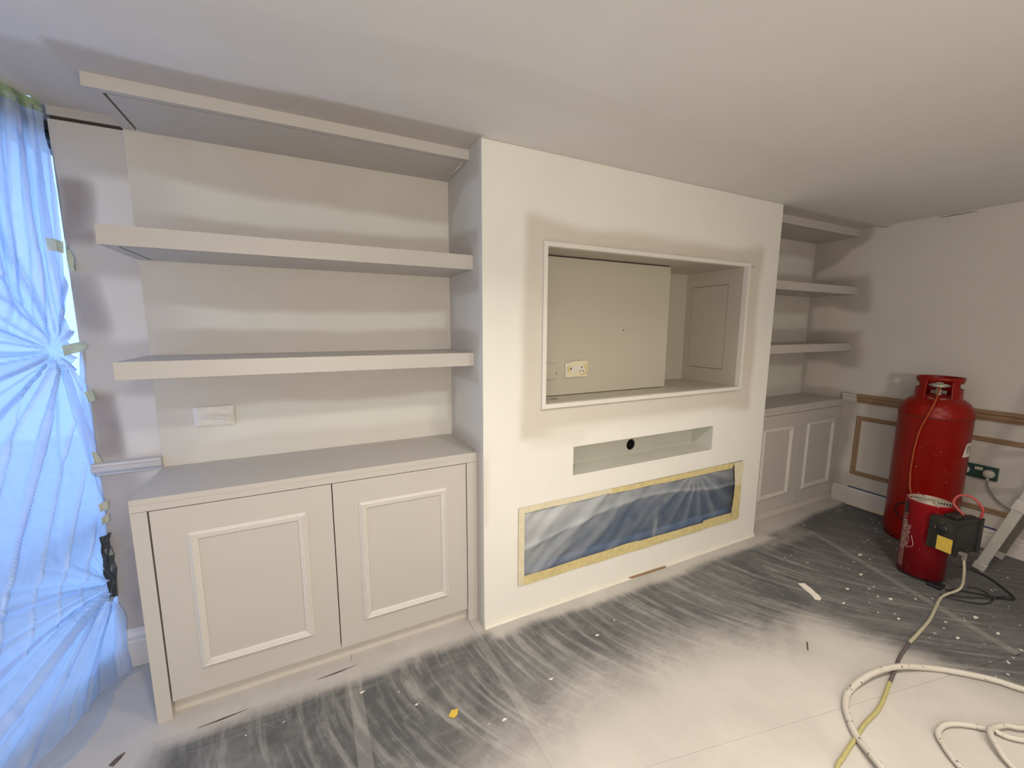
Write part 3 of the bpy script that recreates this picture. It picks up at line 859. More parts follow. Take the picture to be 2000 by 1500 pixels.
# floor lining in two boards with a grommet hole
def plate_hole(mb, x0, x1, y0, y1, z0, z1, cx, cy, r, n=28):
    """horizontal plate with a round hole"""
    def sq(a):
        c, s_ = math.cos(a), math.sin(a); k = []
        if c > 1e-9: k.append((x1-cx)/c)
        if c < -1e-9: k.append((x0-cx)/c)
        if s_ > 1e-9: k.append((y1-cy)/s_)
        if s_ < -1e-9: k.append((y0-cy)/s_)
        t = min(k); return cx+c*t, cy+s_*t
    ang = sorted([2*PI*i/n for i in range(n)] + [math.atan2(b_-cy, a-cx) % (2*PI) for a in (x0, x1) for b_ in (y0, y1)])
    k = len(ang)
    ot = [mb.bm.verts.new((*sq(a), z1)) for a in ang]; it = [mb.bm.verts.new((cx+r*math.cos(a), cy+r*math.sin(a), z1)) for a in ang]
    ib = [mb.bm.verts.new((cx+r*math.cos(a), cy+r*math.sin(a), z0)) for a in ang]; ob = [mb.bm.verts.new((*sq(a), z0)) for a in ang]
    for i in range(k):
        j = (i+1) % k
        for A, B in ((ot, it), (it, ib), (ib, ob), (ob, ot)):
            mb.bm.faces.new((A[i], A[j], B[j], B[i]))
m = MB(); plate_hole(m, TX0, .777, .02, BK, TZ0, TZ0+TH, .462, .130, .038); m.build('shelf_board', M_recess, tv)
m = MB(); m.box(.7785, TX1, .02, BK, TZ0, TZ0+TH, .0008); m.build('shelf_board', M_recess, tv)
m = MB(); m.box(TX0, .78, .03, BK, TZ0-.03, TZ0-.026); m.build('cable_void', M_dark, tv)
m = MB(); m.extr([(0, 0), (.006, .004), (.002, .009)], (TX1+.001, -.004, TZ1-.016), (TX1+.047, -.003, TZ1-.022), (0, -1, 0), (0, 0, 1))
tag(m.build('filler_lump', M_taupe), 'small torn paint tag on the wall at the top right corner of the screen recess', 'paint tag')

# sockets in the recess
def socket_face(name, x0, z0, wd, ht, y, label, cat='socket', mats=(M_socket,)):
    t = thing(name, (x0+wd/2, y, z0), label, cat)
    m = MB(); m.box(x0, x0+wd, y-.010, y, z0, z0+ht, .004); m.build('face_plate', mats[0], t)
    return t
s1 = socket_face('wall_socket', .593, 1.272, .156, .087, .192, 'double socket on the recess board, half covered with torn yellow masking tape')
for cx in (.640, .705):
    m = MB()
    m.box(cx-.003, cx+.003, .180, .1825, 1.325, 1.334); m.box(cx-.014, cx-.008, .180, .1825, 1.305, 1.311); m.box(cx+.008, cx+.014, .180, .1825, 1.305, 1.311)
    if cx < .65: 
        m = MB(); m.box(cx-.014, cx-.007, .180, .1825, 1.318, 1.329)
    m.build('pin_hole', M_dark, s1)
def ragged(name, pts, y, mat, parent, th=.0012, axis='y'):
    m = MB(); a = [m.bm.verts.new((x, y, z)) for x, z in pts]; b_ = [m.bm.verts.new((x, y-th, z+.0)) for x, z in pts]
    m.bm.faces.new(a); m.bm.faces.new(b_[::-1])
    for i in range(len(pts)):
        j = (i+1) % len(pts); m.bm.faces.new((a[i], a[j], b_[j], b_[i]))
    return m.build(name, mat, parent)
ragged('tape_patch', [(.600, 1.355), (.640, 1.366), (.67, 1.369), (.70, 1.367), (.745, 1.369), (.749, 1.345), (.735, 1.347), (.715, 1.338), (.69, 1.341), (.66, 1.334), (.635, 1.338), (.622, 1.346)], .1815, M_tape_pale, s1)
ragged('tape_patch', [(.604, 1.343), (.612, 1.336), (.622, 1.342), (.628, 1.332), (.622, 1.318), (.628, 1.305), (.618, 1.300), (.606, 1.302)], .1812, M_tape, s1)
ragged('tape_patch', [(.716, 1.344), (.738, 1.350), (.751, 1.342), (.752, 1.30), (.742, 1.286), (.70, 1.280), (.690, 1.290), (.705, 1.296), (.735, 1.300), (.733, 1.325), (.722, 1.334)], .1810, M_tape, s1)
ragged('tape_patch', [(.600, 1.297), (.635, 1.303), (.665, 1.303), (.690, 1.294), (.705, 1.281), (.72, 1.276), (.598, 1.275)], .1812, M_tape_pale, s1)
s2 = socket_face('wall_socket', .390, 1.268, .146, .093, .192, 'blank socket plate at the far left of the recess board, painted over', mats=(M_recess,))
m = MB(); m.lathe([(0, 0), (.003, 0), (.003, .001), (0, .001)], 10); o = m.build('screw_head', M_dark, s2); o.rotation_euler = (PI/2, 0, 0)
o.matrix_parent_inverse = Matrix.Translation(s2.location).inverted(); o.location = (.529, .1815, 1.302)

# ================================================================== SLOT NICHE
ni = thing('slot_niche', (1.1, 0, NZ0), 'long narrow unpainted niche between screen recess and fireplace opening', 'niche')
HX, HZ, HR = 1.099, .811, .0365
# back plate with hole
m = MB(); plate_hole(m, NX0, NX1, -NZ1, -NZ0, 0, .012, HX, -HZ, HR)
bmesh.ops.transform(m.bm, matrix=Matrix(((1, 0, 0, 0), (0, 0, 1, 0), (0, -1, 0, 0), (0, 0, 0, 1))), verts=m.bm.verts)
bmesh.ops.transform(m.bm, matrix=Matrix.Translation((0, ND-.001, 0)), verts=m.bm.verts)
m.build('back_panel', M_niche, ni)
m = MB(); m.box(NX0-.012, NX0, .0005, ND, NZ0, NZ1); m.build('side_lining', M_niche, ni)
m = MB(); m.box(NX1, NX1+.012, .0005, ND, NZ0, NZ1); m.build('side_lining', M_niche, ni)
m = MB(); m.box(NX0-.012, NX1+.012, .0005, ND, NZ0-.012, NZ0); m.build('bottom_lining', M_niche, ni)
m = MB(); m.box(NX0-.012, NX1+.012, .0005, ND, NZ1, NZ1+.012); m.build('top_lining', M_niche, ni)
m = MB(); m.lathe([(HR, 0), (HR, -.12), (0, -.12)], 28); o = m.build('cable_hole', M_dark, ni, inv=False)
o.matrix_parent_inverse = Matrix.Translation(ni.location).inverted(); o.rotation_euler = (PI/2, 0, 0); o.location = (HX, ND+.004, HZ)
m = MB(); m.lathe([(HR+.0005, 0), (HR-.002, .002), (HR-.002, -.01), (HR+.0005, -.01)], 28); o = m.build('hole_rim', plain('rim_grey', (.2, .19, .17, 1), .5), ni)
o.matrix_parent_inverse = Matrix.Translation(ni.location).inverted(); o.rotation_euler = (PI/2, 0, 0); o.location = (HX, ND-.0005, HZ)

# ================================================================== FIREPLACE OPENING
fp = thing('fireplace', (1.1, 0, FZ0), 'long letterbox fireplace opening low in the chimney breast', 'fireplace')
m = MB()
m.box(FX0-.01, FX0, .0005, .24, FZ0, FZ1); m.box(FX1, FX1+.01, .0005, .24, FZ0, FZ1)
m.box(FX0-.01, FX1+.01, .0005, .24, FZ0-.01, FZ0); m.box(FX0-.01, FX1+.01, .0005, .24, FZ1, FZ1+.01)
m.build('lining', M_fire, fp)
m = MB(); m.box(FX0, FX1, .05, .06, FZ0+.001, FZ1-.001); m.build('glass_front', M_fire, fp)
m = MB(); m.box(FX0, FX1, .035, .049, FZ0+.001, FZ0+.07); m.build('lower_trim', plain('blue_trim', (.10, .16, .28, 1), .3), fp)

fs = thing('masking_film', (1.1, 0, FZ0), 'wrinkled clear plastic film taped over the fireplace opening', 'plastic film')
def film_h(x, z):
    a, b_ = (x-FX0)/(FX1-FX0), (z-FZ0)/(FZ1-FZ0)
    h = .004+.016*math.sin(PI*min(1, max(0, a)))*math.sin(PI*min(1, max(0, b_)))
    # slanted folds at the left, running down-left
    t = (x-FX0)*1.0 - (z-FZ0)*1.25
    w1 = sm(.95, .15, a)
    h += .006*w1*math.sin(t*24+3*nz(x, z, 2.5, 5))*min(1, a*14)
    h += .003*w1*math.sin(t*52+4*nz(x, z, 4, 2))*min(1, a*14)
    # swag line from top right to left
    c = z - (FZ0+.20+.14*sm(0, .7, a) + .06*math.sin(a*5))
    h += .010*math.exp(-(c/.02)**2)
    # fan creases at top right
    th = math.atan2(z-FZ1, x-(FX0+1.35)); r = math.hypot(z-FZ1, x-(FX0+1.35))
    h += .006*math.exp(-r*3)*math.sin(th*16)*min(1, r/.05)
    h += .0010*nz(x, z, 9, 3)
    return h
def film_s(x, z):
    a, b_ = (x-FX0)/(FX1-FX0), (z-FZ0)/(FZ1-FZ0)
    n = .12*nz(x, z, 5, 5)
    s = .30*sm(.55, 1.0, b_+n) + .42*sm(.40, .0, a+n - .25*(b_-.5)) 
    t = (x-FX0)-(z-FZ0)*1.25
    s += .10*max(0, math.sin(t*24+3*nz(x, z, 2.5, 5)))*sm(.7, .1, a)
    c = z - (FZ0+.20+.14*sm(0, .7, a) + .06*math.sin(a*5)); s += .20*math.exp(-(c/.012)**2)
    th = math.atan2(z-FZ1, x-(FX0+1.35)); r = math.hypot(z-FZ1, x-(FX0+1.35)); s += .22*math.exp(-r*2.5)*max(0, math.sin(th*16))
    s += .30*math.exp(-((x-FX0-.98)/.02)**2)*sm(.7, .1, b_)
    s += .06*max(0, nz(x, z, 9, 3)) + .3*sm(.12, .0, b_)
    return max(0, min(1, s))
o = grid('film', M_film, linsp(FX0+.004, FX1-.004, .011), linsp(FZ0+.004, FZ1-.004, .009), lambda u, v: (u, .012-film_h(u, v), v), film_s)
for p in o.data.polygons: p.use_smooth = True
o.parent = fs; o.matrix_parent_inverse = Matrix.Translation(fs.location).inverted()
def tape_wall(pts_top, pts_bot, mat, y=-.0035, seed=0):
    rnd = random.Random(seed); m = MB(); V = []
    n = 24
    for j in range(4):
        row = []
        for i in range(n+1):
            s, t = i/n, j/3
            x = (pts_top[0][0]*(1-s)+pts_top[1][0]*s)*(1-t)+(pts_bot[0][0]*(1-s)+pts_bot[1][0]*s)*t
            z = (pts_top[0][1]*(1-s)+pts_top[1][1]*s)*(1-t)+(pts_bot[0][1]*(1-s)+pts_bot[1][1]*s)*t
            e = .003*nz(x, z, 9, seed) if j in (0, 3) else 0
            row.append(m.bm.verts.new((x+e, y-.0015-.003*nz(x, z, 22, seed)*(1 if j in (1, 2) else .4), z+e)))
        V.append(row)
    for j in range(3):
        for i in range(n): m.bm.faces.new((V[j][i], V[j][i+1], V[j+1][i+1], V[j+1][i]))
    o = m.build('masking_tape', mat, fs); md = o.modifiers.new('t', 'SOLIDIFY'); md.thickness = .0006; return o
tape_wall([(FX0+.03, FZ1+.003), (FX0+.62, FZ1+.002)], [(FX0+.03, FZ1-.030), (FX0+.62, FZ1-.026)], M_tape_pale, seed=1)
tape_wall([(FX0+.60, FZ1+.002), (FX0+1.10, FZ1+.000)], [(FX0+.60, FZ1-.030), (FX0+1.10, FZ1-.034)], M_tape, seed=2)
tape_wall([(FX0+1.02, FZ1+.001), (FX1-.08, FZ1+.001)], [(FX0+1.02, FZ1-.036), (FX1-.12, FZ1-.040)], M_tape, seed=3)
tape_wall([(FX0-.002, FZ1+.001), (FX0+.034, FZ1+.001)], [(FX0-.002, FZ0-.001), (FX0+.034, FZ0-.001)], M_tape_pale, y=-.005, seed=4)
tape_wall([(FX0+.036, FZ0+.048), (FX0+.84, FZ0+.062)], [(FX0+.032, FZ0-.003), (FX0+.84, FZ0-.002)], M_tape, seed=5)
tape_wall([(FX0+.82, FZ0+.056), (FX0+1.45, FZ0+.050)], [(FX0+.82, FZ0-.002), (FX0+1.45, FZ0-.002)], M_tape, y=-.0045, seed=6)
tape_wall([(FX0+1.43, FZ0+.064), (FX1-.005, FZ0+.060)], [(FX0+1.43, FZ0-.001), (FX1-.002, FZ0-.002)], M_tape, seed=7)
tape_wall([(FX1-.075, FZ0+.27), (FX1-.006, FZ0+.27)], [(FX1-.10, FZ0+.02), (FX1-.004, FZ0+.02)], M_tape, y=-.008, seed=8)
tape_wall([(FX1-.105, FZ1-.002), (FX1+.004, FZ1+.002)], [(FX1-.075, FZ0+.26), (FX1-.012, FZ0+.26)], M_tape_pale, y=-.008, seed=9)

# torn strip of paper edge left along the base of the chimney
m = MB(); m.extr([(0, 0), (.008, .0), (.002, .012)], (.93, -.002, 0.001), (1.28, -.012, 0.001), (0, -1, 0), (0, 0, 1))
tag(m.build('card_strip', plain('brown_card_edge', (.25, .15, .08, 1), .8)), 'thin brown card edge lying along the foot of the chimney breast', 'card strip')
m = MB(); m.extr([(0, 0), (.012, .0), (.006, .010), (0, .03)], (.0, -.0005, 0), (W, -.0005, 0), (0, -1, 0), (0, 0, 1))
structure(m.build('baseboard_chimney', plain('masking_paper_fold', (.68, .65, .58, 1), .8, bump=.1)), 'paper fold taped along the foot of the chimney breast', 'baseboard')

# ================================================================== LEFT SHELVES AND CABINET
def shelf_box(name, x0, x1, yf, yb, z0, z1, label, cat, group=None, groove=True, gx=.043, left=True):
    t = thing(name, ((x0+x1)/2, (yf+yb)/2, z0), label, cat, group)
    gi, gw = .028, .009
    g0 = x0+gx if left else x0
    gz = .012
    m = MB()
    # body above the groove, then underside strips leaving the lighting groove open
    m.box(x0, x1, yf, yb, z0+gz, z1)
    m.box(x0, x1, yf, yf+gi, z0, z0+gz)
    m.box(g0+(gw if left else 0), x1, yf+gi+gw, yb, z0, z0+gz)
    if left:
        m.box(x0, g0, yf+gi, yb, z0, z0+gz)
    m.build('board', M_taupe, t)
    m = MB(); m.box(g0, x1-.001, yf+gi+.0005, yf+gi+gw-.0005, z0+gz-.003, z0+gz-.0005)
    if left: m.box(g0, g0+gw-.0005, yf+gi, yb-.001, z0+gz-.003, z0+gz-.0005)
    m.build('light_groove', M_gap, t)
    return t
tb = shelf_box('shelf_canopy', XL, -.001, YB, D-.002, 2.355, 2.3995, 'taupe box canopy under the ceiling over the left shelves', 'shelf')
sa = shelf_box('floating_shelf', XL, -.001, YS, D-.002, 1.8414, 1.9088, 'upper thick taupe floating shelf in the left alcove', 'shelf')
sb = shelf_box('floating_shelf', XL, -.001, YS, D-.002, 1.373, 1.4373, 'lower thick taupe floating shelf in the left alcove, above the taped socket', 'shelf')
m = MB(); m.tube([(-.020, YB+.034, 2.361), (-.024, YB+.055, 2.345), (-.034, YB+.10, 2.337), (-.045, YB+.135, 2.325)], .0022, 6)
tag(m.build('cable_end', M_socket, smooth=True), 'short white cable end poking out of the groove of the left canopy', 'cable')

MP = [(0, 0), (.005, 0), (.006, .004), (.011, .009), (.0125, .013), (.009, .017), (.010, .021), (.007, .025), (.0075, .029), (.004, .033), (0, .034)]
def moulding(name, x0, x1, z0, z1, y, prof, mat, parent, axis='x'):
    """mitred picture-frame moulding; outer rectangle x0..x1,z0..z1 on plane y (faces -y) or, axis 'y', on plane x facing -x"""
    m = MB(); rings = []
    for (sx, sz) in ((0, 0), (1, 0), (1, 1), (0, 1)):
        ring = []
        for n, u in prof:
            a = (x0+u if sx == 0 else x1-u); c = (z0+u if sz == 0 else z1-u)
            ring.append(m.bm.verts.new((a, y-n, c) if axis == 'x' else (y-n, a, c)))
        rings.append(ring)
    k = len(prof)
    for q in range(4):
        A, B = rings[q], rings[(q+1) % 4]
        for i in range(k-1):
            m.bm.faces.new((A[i], A[i+1], B[i+1], B[i]))
    return m.build(name, mat, parent)

def cabinet(x0, x1, yf, yb, top, ztop_rail, doors, z0d, z1d, mould, label, stile, right_st, name='alcove_cabinet', kick=.035):
    t = thing(name, ((x0+x1)/2, (yf+yb)/2, 0), label, 'cabinet')
    m = MB(); m.box(x0, x1, yf, yb, top-.022, top, .001); m.build('worktop', M_taupe, t)
    m = MB(); m.box(x0, x1, yf, yf+.02, z1d+.0035, top-.022); m.build('top_rail', M_taupe, t)
    m = MB(); m.box(x0, x0+stile-.002, yf, yf+.05, 0, z1d+.002); m.box(x0, x0+.02, yf+.05, yb, 0, top-.022); m.build('side_panel', M_taupe, t)
    m = MB(); m.box(x1-right_st+.002, x1, yf, yf+.05, 0, z1d+.002); m.build('side_panel', M_taupe, t)
    m = MB(); m.box(x0+stile, x1-right_st, yf+.03, yf+.05, z0d, z1d); m.build('inner_carcass', M_gap, t)
    m = MB(); m.box(x0+stile-.004, x1-right_st+.004, yf+kick, yf+kick+.015, 0, z0d+.03); m.build('plinth', M_taupe2, t)
    for i, (a, b_) in enumerate(doors):
        m = MB(); m.box(a, b_, yf, yf+.022, z0d, z1d, .0008); d = m.build('door', M_taupe, t)
        mm = moulding('panel_moulding', mould[i][0], mould[i][1], mould[i][2], mould[i][3], yf, MP, M_mould, None)
        mm.parent = d; mm.matrix_parent_inverse = Matrix.Identity(4)
        bpy.context.view_layer.update()
        mm.matrix_parent_inverse = d.matrix_world.inverted()
    return t
cabinet(XL, -.0015, YC, D-.002, .9307, 0, [(-1.3098, -.6868), (-.6828, -.0612)], .0746, .8784,
        [(-1.2038, -.7917, .1839, .773), (-.577, -.1639, .1839, .773)],
        'taupe two-door cupboard with raised door mouldings in the left alcove', .0505, .057)

# taped double socket in left alcove
s3 = socket_face('wall_socket', -1.232, 1.104, .156, .090, D, 'double socket above the left cupboard, masked with crumpled white tape', mats=(M_socket,))
m = MB(); V = []
for j in range(13):
    row = []
    for i in range(25):
        a, c = i/24, j/12
        x, z = -1.232+.156*a, 1.104+.090*c
        edge = min(a, 1-a, c*.6, (1-c)*.6)
        h = .0108+.007*min(1, edge*9) + .006*nz(x, z, 34, 4)*min(1, edge*20)
        h += .016*math.exp(-((c-.42-.10*math.sin(a*4))/.09)**2)*band(a, .25, .75, .12)
        h -= .010*math.exp(-((c-.62)/.08)**2)*band(a, .2, .8, .1)
        row.append(m.bm.verts.new((x, D-h, z)))
    V.append(row)
for j in range(12):
    for i in range(24): f = m.bm.faces.new((V[j][i], V[j][i+1], V[j+1][i+1], V[j+1][i])); f.smooth = True
m.build('crumpled_tape', plain('white_crumpled_tape', (.74, .71, .66, 1), .6, bump=.3, bscale=80), s3)

# ================================================================== RIGHT SHELVES AND CABINET
XA = W+.001
shelf_box('shelf_canopy', XA, XR-.002, .1488, DR-.002, 2.3398, 2.3995, 'taupe box canopy under the ceiling over the right shelves', 'shelf', left=False)
shelf_box('floating_shelf', XA, XR-.002, .1217, DR-.002, 1.8535, 1.9164, 'upper taupe floating shelf in the right alcove', 'shelf', left=False)
shelf_box('floating_shelf', XA, XR-.002, .1217, DR-.002, 1.3695, 1.4335, 'lower taupe floating shelf in the right alcove', 'shelf', left=False)
cabinet(XA, XR-.002, .1305, DR-.002, .9351, 0, [(XA+.05, 2.921), (2.923, 3.505)], .068, .871,
        [(2.425, 2.821, .175, .763), (3.028, 3.440, .175, .763)],
        'taupe two-door cupboard with raised door mouldings in the right alcove', .048, .042, kick=.012)

# ================================================================== RIGHT WALL TRIMS
def ext_y(name, prof, y0, y1, z, mat, label, cat):
    m = MB(); m.extr([(-n, u) for n, u in prof], (XR, y0, z), (XR, y1, z), (1, 0, 0), (0, 0, 1))
    return structure(m.build(name, mat), label, cat)
dado = [(0, 0), (.012, 0), (.016, .012), (.024, .024), (.024, .044), (.034, .054), (.034, .068), (.022, .074), (0, .075)]
ext_y('trim_9', dado, .13, .02, .92, M_taupe2, 'painted end of the dado rail beside the right cupboard', 'trim')
ext_y('trim_10', dado, .02, -4.5, .92, M_pine, 'bare pine dado rail along the right wall', 'trim')
PP = [(0, 0), (.010, 0), (.016, .008), (.012, .018), (.016, .026), (.008, .034), (0, .035)]
def wall_panel(y0, y1, z0, z1, label):
    o = moulding('panel_moulding', y0, y1, z0, z1, XR, PP, M_pine, None, 'y')
    return tag(o, label, 'moulding', 'bare pine wall panel mouldings')
wall_panel(-.46, .009, .277, .802, 'bare pine panel moulding frame on the right wall nearest the cupboard')
wall_panel(-1.75, -.56, .262, .802, 'bare pine panel moulding frame behind the gas cylinder and socket')
ext_y('baseboard_right', [(0, 0), (.016, 0), (.016, .105), (.011, .115), (.013, .128), (.005, .145), (0, .146)], .13, -4.5, -.003, plain('primed_skirting', (.60, .56, .53, 1), .6), 'primed skirting board along the right wall', 'baseboard')
m = MB(); m.box(XR-.002, XR, -.93, .015, .149, .159)
tag(m.build('tape_line', M_blue), 'thin blue tape line along the top of the right skirting', 'tape')
m = MB(); m.box(XR-.045, XR-.018, -.27, .0, 0.001, .004); m.box(XR-.022, XR-.017, -.30, -.2, .001, .03)
tag(m.build('tape_piece', M_tape_pale), 'yellowed tape along the foot of the right skirting left of the cylinder', 'tape')

# green back box with two plugs
bx = thing('wall_socket', (XR, -.73, .50), 'dark green unmounted double socket on the right wall behind the cylinder', 'socket')
m = MB(); m.box(XR-.022, XR, -.847, -.62, .500, .596, .003); m.build('back_box', M_green_board, bx)
m = MB(); m.box(XR-.030, XR-.022, -.775, -.735, .560, .583, .003); m.build('rocker_switch', M_plug, bx)
def plug(y, z, label, mat, group='plugs in the green socket'):
    t = thing('mains_plug', (XR-.03, y, z), label, 'plug', group)
    m = MB(); m.lathe([(0, .034), (.016, .034), (.026, .024), (.031, .006), (.031, 0), (0, 0)], 24)
    bmesh.ops.transform(m.bm, matrix=Matrix.Translation((XR-.022, y, z)) @ Matrix.Rotation(-PI/2, 4, 'Y'), verts=m.bm.verts)
    m.build('body', mat, t, smooth=True)
    m = MB(); m.tube([(XR-.036, y, z-.026), (XR-.036, y, z-.05)], [.008, .005], 8); m.build('cord_grip', mat, t)
plug(-.806, .545, 'round off-white plug in the right half of the green socket', M_plug)
plug(-.683, .545, 'grimy plug in the left half of the green socket, partly behind the cylinder', M_plug)
def spline(pts, n=8):
    P = [Vector(p) for p in pts]; out = []
    Q = [P[0]*2-P[1]] + P + [P[-1]*2-P[-2]]
    for i in range(1, len(Q)-2):
        for k in range(n):
            t = k/n; a, b_, c, d = Q[i-1], Q[i], Q[i+1], Q[i+2]
            out.append(.5*((2*b_)+(c-a)*t+(2*a-5*b_+4*c-d)*t*t+(3*b_-a-3*c+d)*t**3))
    out.append(P[-1]); return out
def cable(name, pts, r, mat, label, cat='cable', n=8, sp=8, group=None, mi=None):
    m = MB(); m.tube(spline(pts, sp), r, n, mi=mi); return tag(m.build(name, mat, inv=True), label, cat, group)
cable('power_cable', [(XR-.036, -.806, .495), (XR-.03, -.82, .44), (XR-.03, -.87, .37), (XR-.03, -.945, .315), (XR-.05, -1.05, .20), (XR-.08, -1.25, .02), (XR-.1, -1.5, .006)], .0045, M_gcable, 'grey flex hanging from the right-hand plug of the green socket')
cable('power_cable', [(XR-.036, -.683, .495), (XR-.03, -.69, .40), (XR-.03, -.685, .30), (XR-.035, -.69, .18), (XR-.05, -.72, .05), (XR-.10, -.78, .006), (XR-.18, -.95, .006)], .004, M_gcable, 'thin flex hanging from the left-hand plug behind the cylinder')
m = MB(); m.box(XR-.05, XR-.022, -.70, -.672, .452, .470, .004)
tag(m.build('cable_clip', M_black), 'small black clip on the thin flex below the green socket', 'clip')

# ================================================================== GAS CYLINDER
CX, CY, CR = 3.305, -.555, .195
cyl = thing('gas_cylinder', (CX, CY, 0), 'tall red gas cylinder standing against the right wall', 'gas cylinder')
m = MB(); m.lathe([(0, .03), (CR-.02, .03), (CR-.004, .035), (CR, .05), (CR, .945), (CR+.003, .95), (CR+.003, .957), (CR-.002, .962), (CR-.004, .985), (CR-.012, 1.015), (CR-.03, 1.045), (CR-.06, 1.07), (CR-.10, 1.088), (.05, 1.098), (0, 1.10)], 72, (CX, CY, 0))
m.build('body', M_red, cyl)
m = MB(); m.lathe([(CR-.022, 0), (CR-.010, 0), (CR-.010, .05), (CR-.022, .05), (CR-.022, 0)], 60, (CX, CY, .001)); m.build('foot_ring', M_red, cyl)
m = MB(); m.lathe([(CR+.0008, .942), (CR+.004, .946), (CR+.0008, .949)], 72, (CX, CY, 0)); m.build('weld_seam', plain('grubby_seam', (.10, .02, .015, 1), .7, var=.6, scale=60), cyl)
# collar shroud with opening towards the room and hand notches
toc = math.atan2(-1.798-CY, -.73-CX)      # towards the viewer
def collar():
    bm = bmesh.new(); na, nh = 96, 16
    R0 = .118; op = math.radians(33)
    G = {}
    def keep(a, h):
        d = (a-toc+PI) % (2*PI)-PI
        if abs(d) < op and h < .86: return False
        for sgn in (-1, 1):
            dd = (d-sgn*math.radians(92)+PI) % (2*PI)-PI
            if abs(dd) < .58 and .48 < h < .76: return False
        dd = (d-PI+PI) % (2*PI)-PI
        if abs(dd) < .35 and .1 < h < .3: return False
        return True
    def vt(i, j, k):
        key = (i % na, j, k)
        if key not in G:
            a = 2*PI*i/na; h = j/nh
            r = R0*(1+.05*(1-h)) + (.007 if h > .86 else 0) + (0 if k == 0 else -.006)
            G[key] = bm.verts.new((CX+r*math.cos(a), CY+r*math.sin(a), 1.065+.158*h))
        return G[key]
    cells = {(i, j) for i in range(na) for j in range(nh) if keep(2*PI*(i+.5)/na, (j+.5)/nh)}
    for i, j in cells:
        f = bm.faces.new((vt(i, j, 0), vt(i+1, j, 0), vt(i+1, j+1, 0), vt(i, j+1, 0))); f.smooth = True
        f = bm.faces.new((vt(i, j+1, 1), vt(i+1, j+1, 1), vt(i+1, j, 1), vt(i, j, 1))); f.smooth = True
        for (di, dj, a, b_) in ((0, -1, (0, 0), (1, 0)), (0, 1, (1, 1), (0, 1)), (-1, 0, (0, 1), (0, 0)), (1, 0, (1, 0), (1, 1))):
            if ((i+di) % na, j+dj) not in cells:
                bm.faces.new((vt(i+b_[0], j+b_[1], 0), vt(i+a[0], j+a[1], 0), vt(i+a[0], j+a[1], 1), vt(i+b_[0], j+b_[1], 1)))
    me = bpy.data.meshes.new('collar'); bm.to_mesh(me); bm.free(); me.materials.append(M_red)
    o = bpy.data.objects.new('collar', me); COL.objects.link(o); o.parent = cyl; o.matrix_parent_inverse = Matrix.Translation(cyl.location).inverted()
collar()
VX, VY = CX+.035*math.cos(toc), CY+.035*math.sin(toc)
m = MB(); m.lathe([(.018, 1.09), (.018, 1.13), (.012, 1.135), (.012, 1.15)], 16, (VX, VY, 0)); m.build('valve_stem', M_brass, cyl, smooth=True)
rg = thing('gas_regulator', (VX, VY, 1.15), 'round pale metal regulator on top of the red gas cylinder', 'regulator')
m = MB(); m.lathe([(0, 1.146), (.020, 1.148), (.050, 1.156), (.058, 1.163), (.052, 1.171), (.022, 1.178), (.014, 1.186), (0, 1.187)], 32, (VX, VY, 0)); m.build('body', M_brass, rg, smooth=True)
# side mark: dark paint ring low on the cylinder
def ring_on(R, ang, z, r, th, mat, name, parent, a0=0, a1=2*PI, n=30):
    m = MB(); pts = []
    for i in range(n+1):
        a = a0+(a1-a0)*i/n
        aa = ang+r*math.cos(a)/R; zz = z+r*math.sin(a)
        pts.append((CX+(R)*math.cos(aa), CY+(R)*math.sin(aa), zz))
    m.tube(pts, th, 6); return m.build(name, mat, parent)
ring_on(CR, toc+.02-.42, .235, .062, .006, plain('black_paint_mark', (.02, .005, .005, 1), .8), 'painted_ring', cyl, PI*.35, PI*1.65)

def text_mesh(txt, size, ext=.0004):
    c = bpy.data.curves.new('lettering', 'FONT'); c.body = txt; c.size = size; c.extrude = 0; c.resolution_u = 2
    c.align_x = 'CENTER'; c.align_y = 'CENTER'
    o = bpy.data.objects.new('tmp', c); COL.objects.link(o)
    dg = bpy.context.evaluated_depsgraph_get()
    me = bpy.data.meshes.new_from_object(o.evaluated_get(dg)); bpy.data.objects.remove(o)
    return me
def wrap(me, cx, cy, R, ang, z, name, mat, parent, vertical=False, off=.0012):
    for v in me.vertices:
        x, y = v.co.x, v.co.y
        if vertical: x, y = -y, x
        a = ang + x/R
        v.co = Vector((cx+(R+off)*math.cos(a), cy+(R+off)*math.sin(a), z+y))
    me.materials.clear(); me.materials.append(mat)
    o = bpy.data.objects.new(name, me); COL.objects.link(o); o.parent = parent
    o.matrix_parent_inverse = Matrix.Translation(parent.location).inverted(); return o
# white label wrapping out of sight on the right
lang = toc+math.radians(60)
def label_patch():
    bm = bmesh.new(); out = []
    poly = [(-.020, -.052), (.10, -.052), (.10, .050), (.012, .046), (-.002, .038), (-.010, .020), (-.014, -.01)]
    # fan of wrapped columns
    n = 24; rows = []
    for i in range(n+1):
        x = -.020+.12*i/n
        top = .046 if x > .012 else .046-.10*((.012-x)/.032)**1.9
        rows.append((x, -.052, max(top, -.05)))
    V = []
    for x, z0, z1 in rows:
        a = lang+x/CR
        col = []
        for k in range(4):
            z = z0+(z1-z0)*k/3
            col.append(bm.verts.new((CX+(CR+.0012)*math.cos(a), CY+(CR+.0012)*math.sin(a), .74+z)))
        V.append(col)
    for A, B in zip(V, V[1:]):
        for k in range(3): bm.faces.new((A[k], B[k], B[k+1], A[k+1]))
    me = bpy.data.meshes.new('label'); bm.to_mesh(me); bm.free(); me.materials.append(plain('white_label', (.68, .64, .58, 1), .4))
    o = bpy.data.objects.new('label', me); COL.objects.link(o); o.parent = cyl; o.matrix_parent_inverse = Matrix.Translation(cyl.location).inverted()
    return o
lb = label_patch()
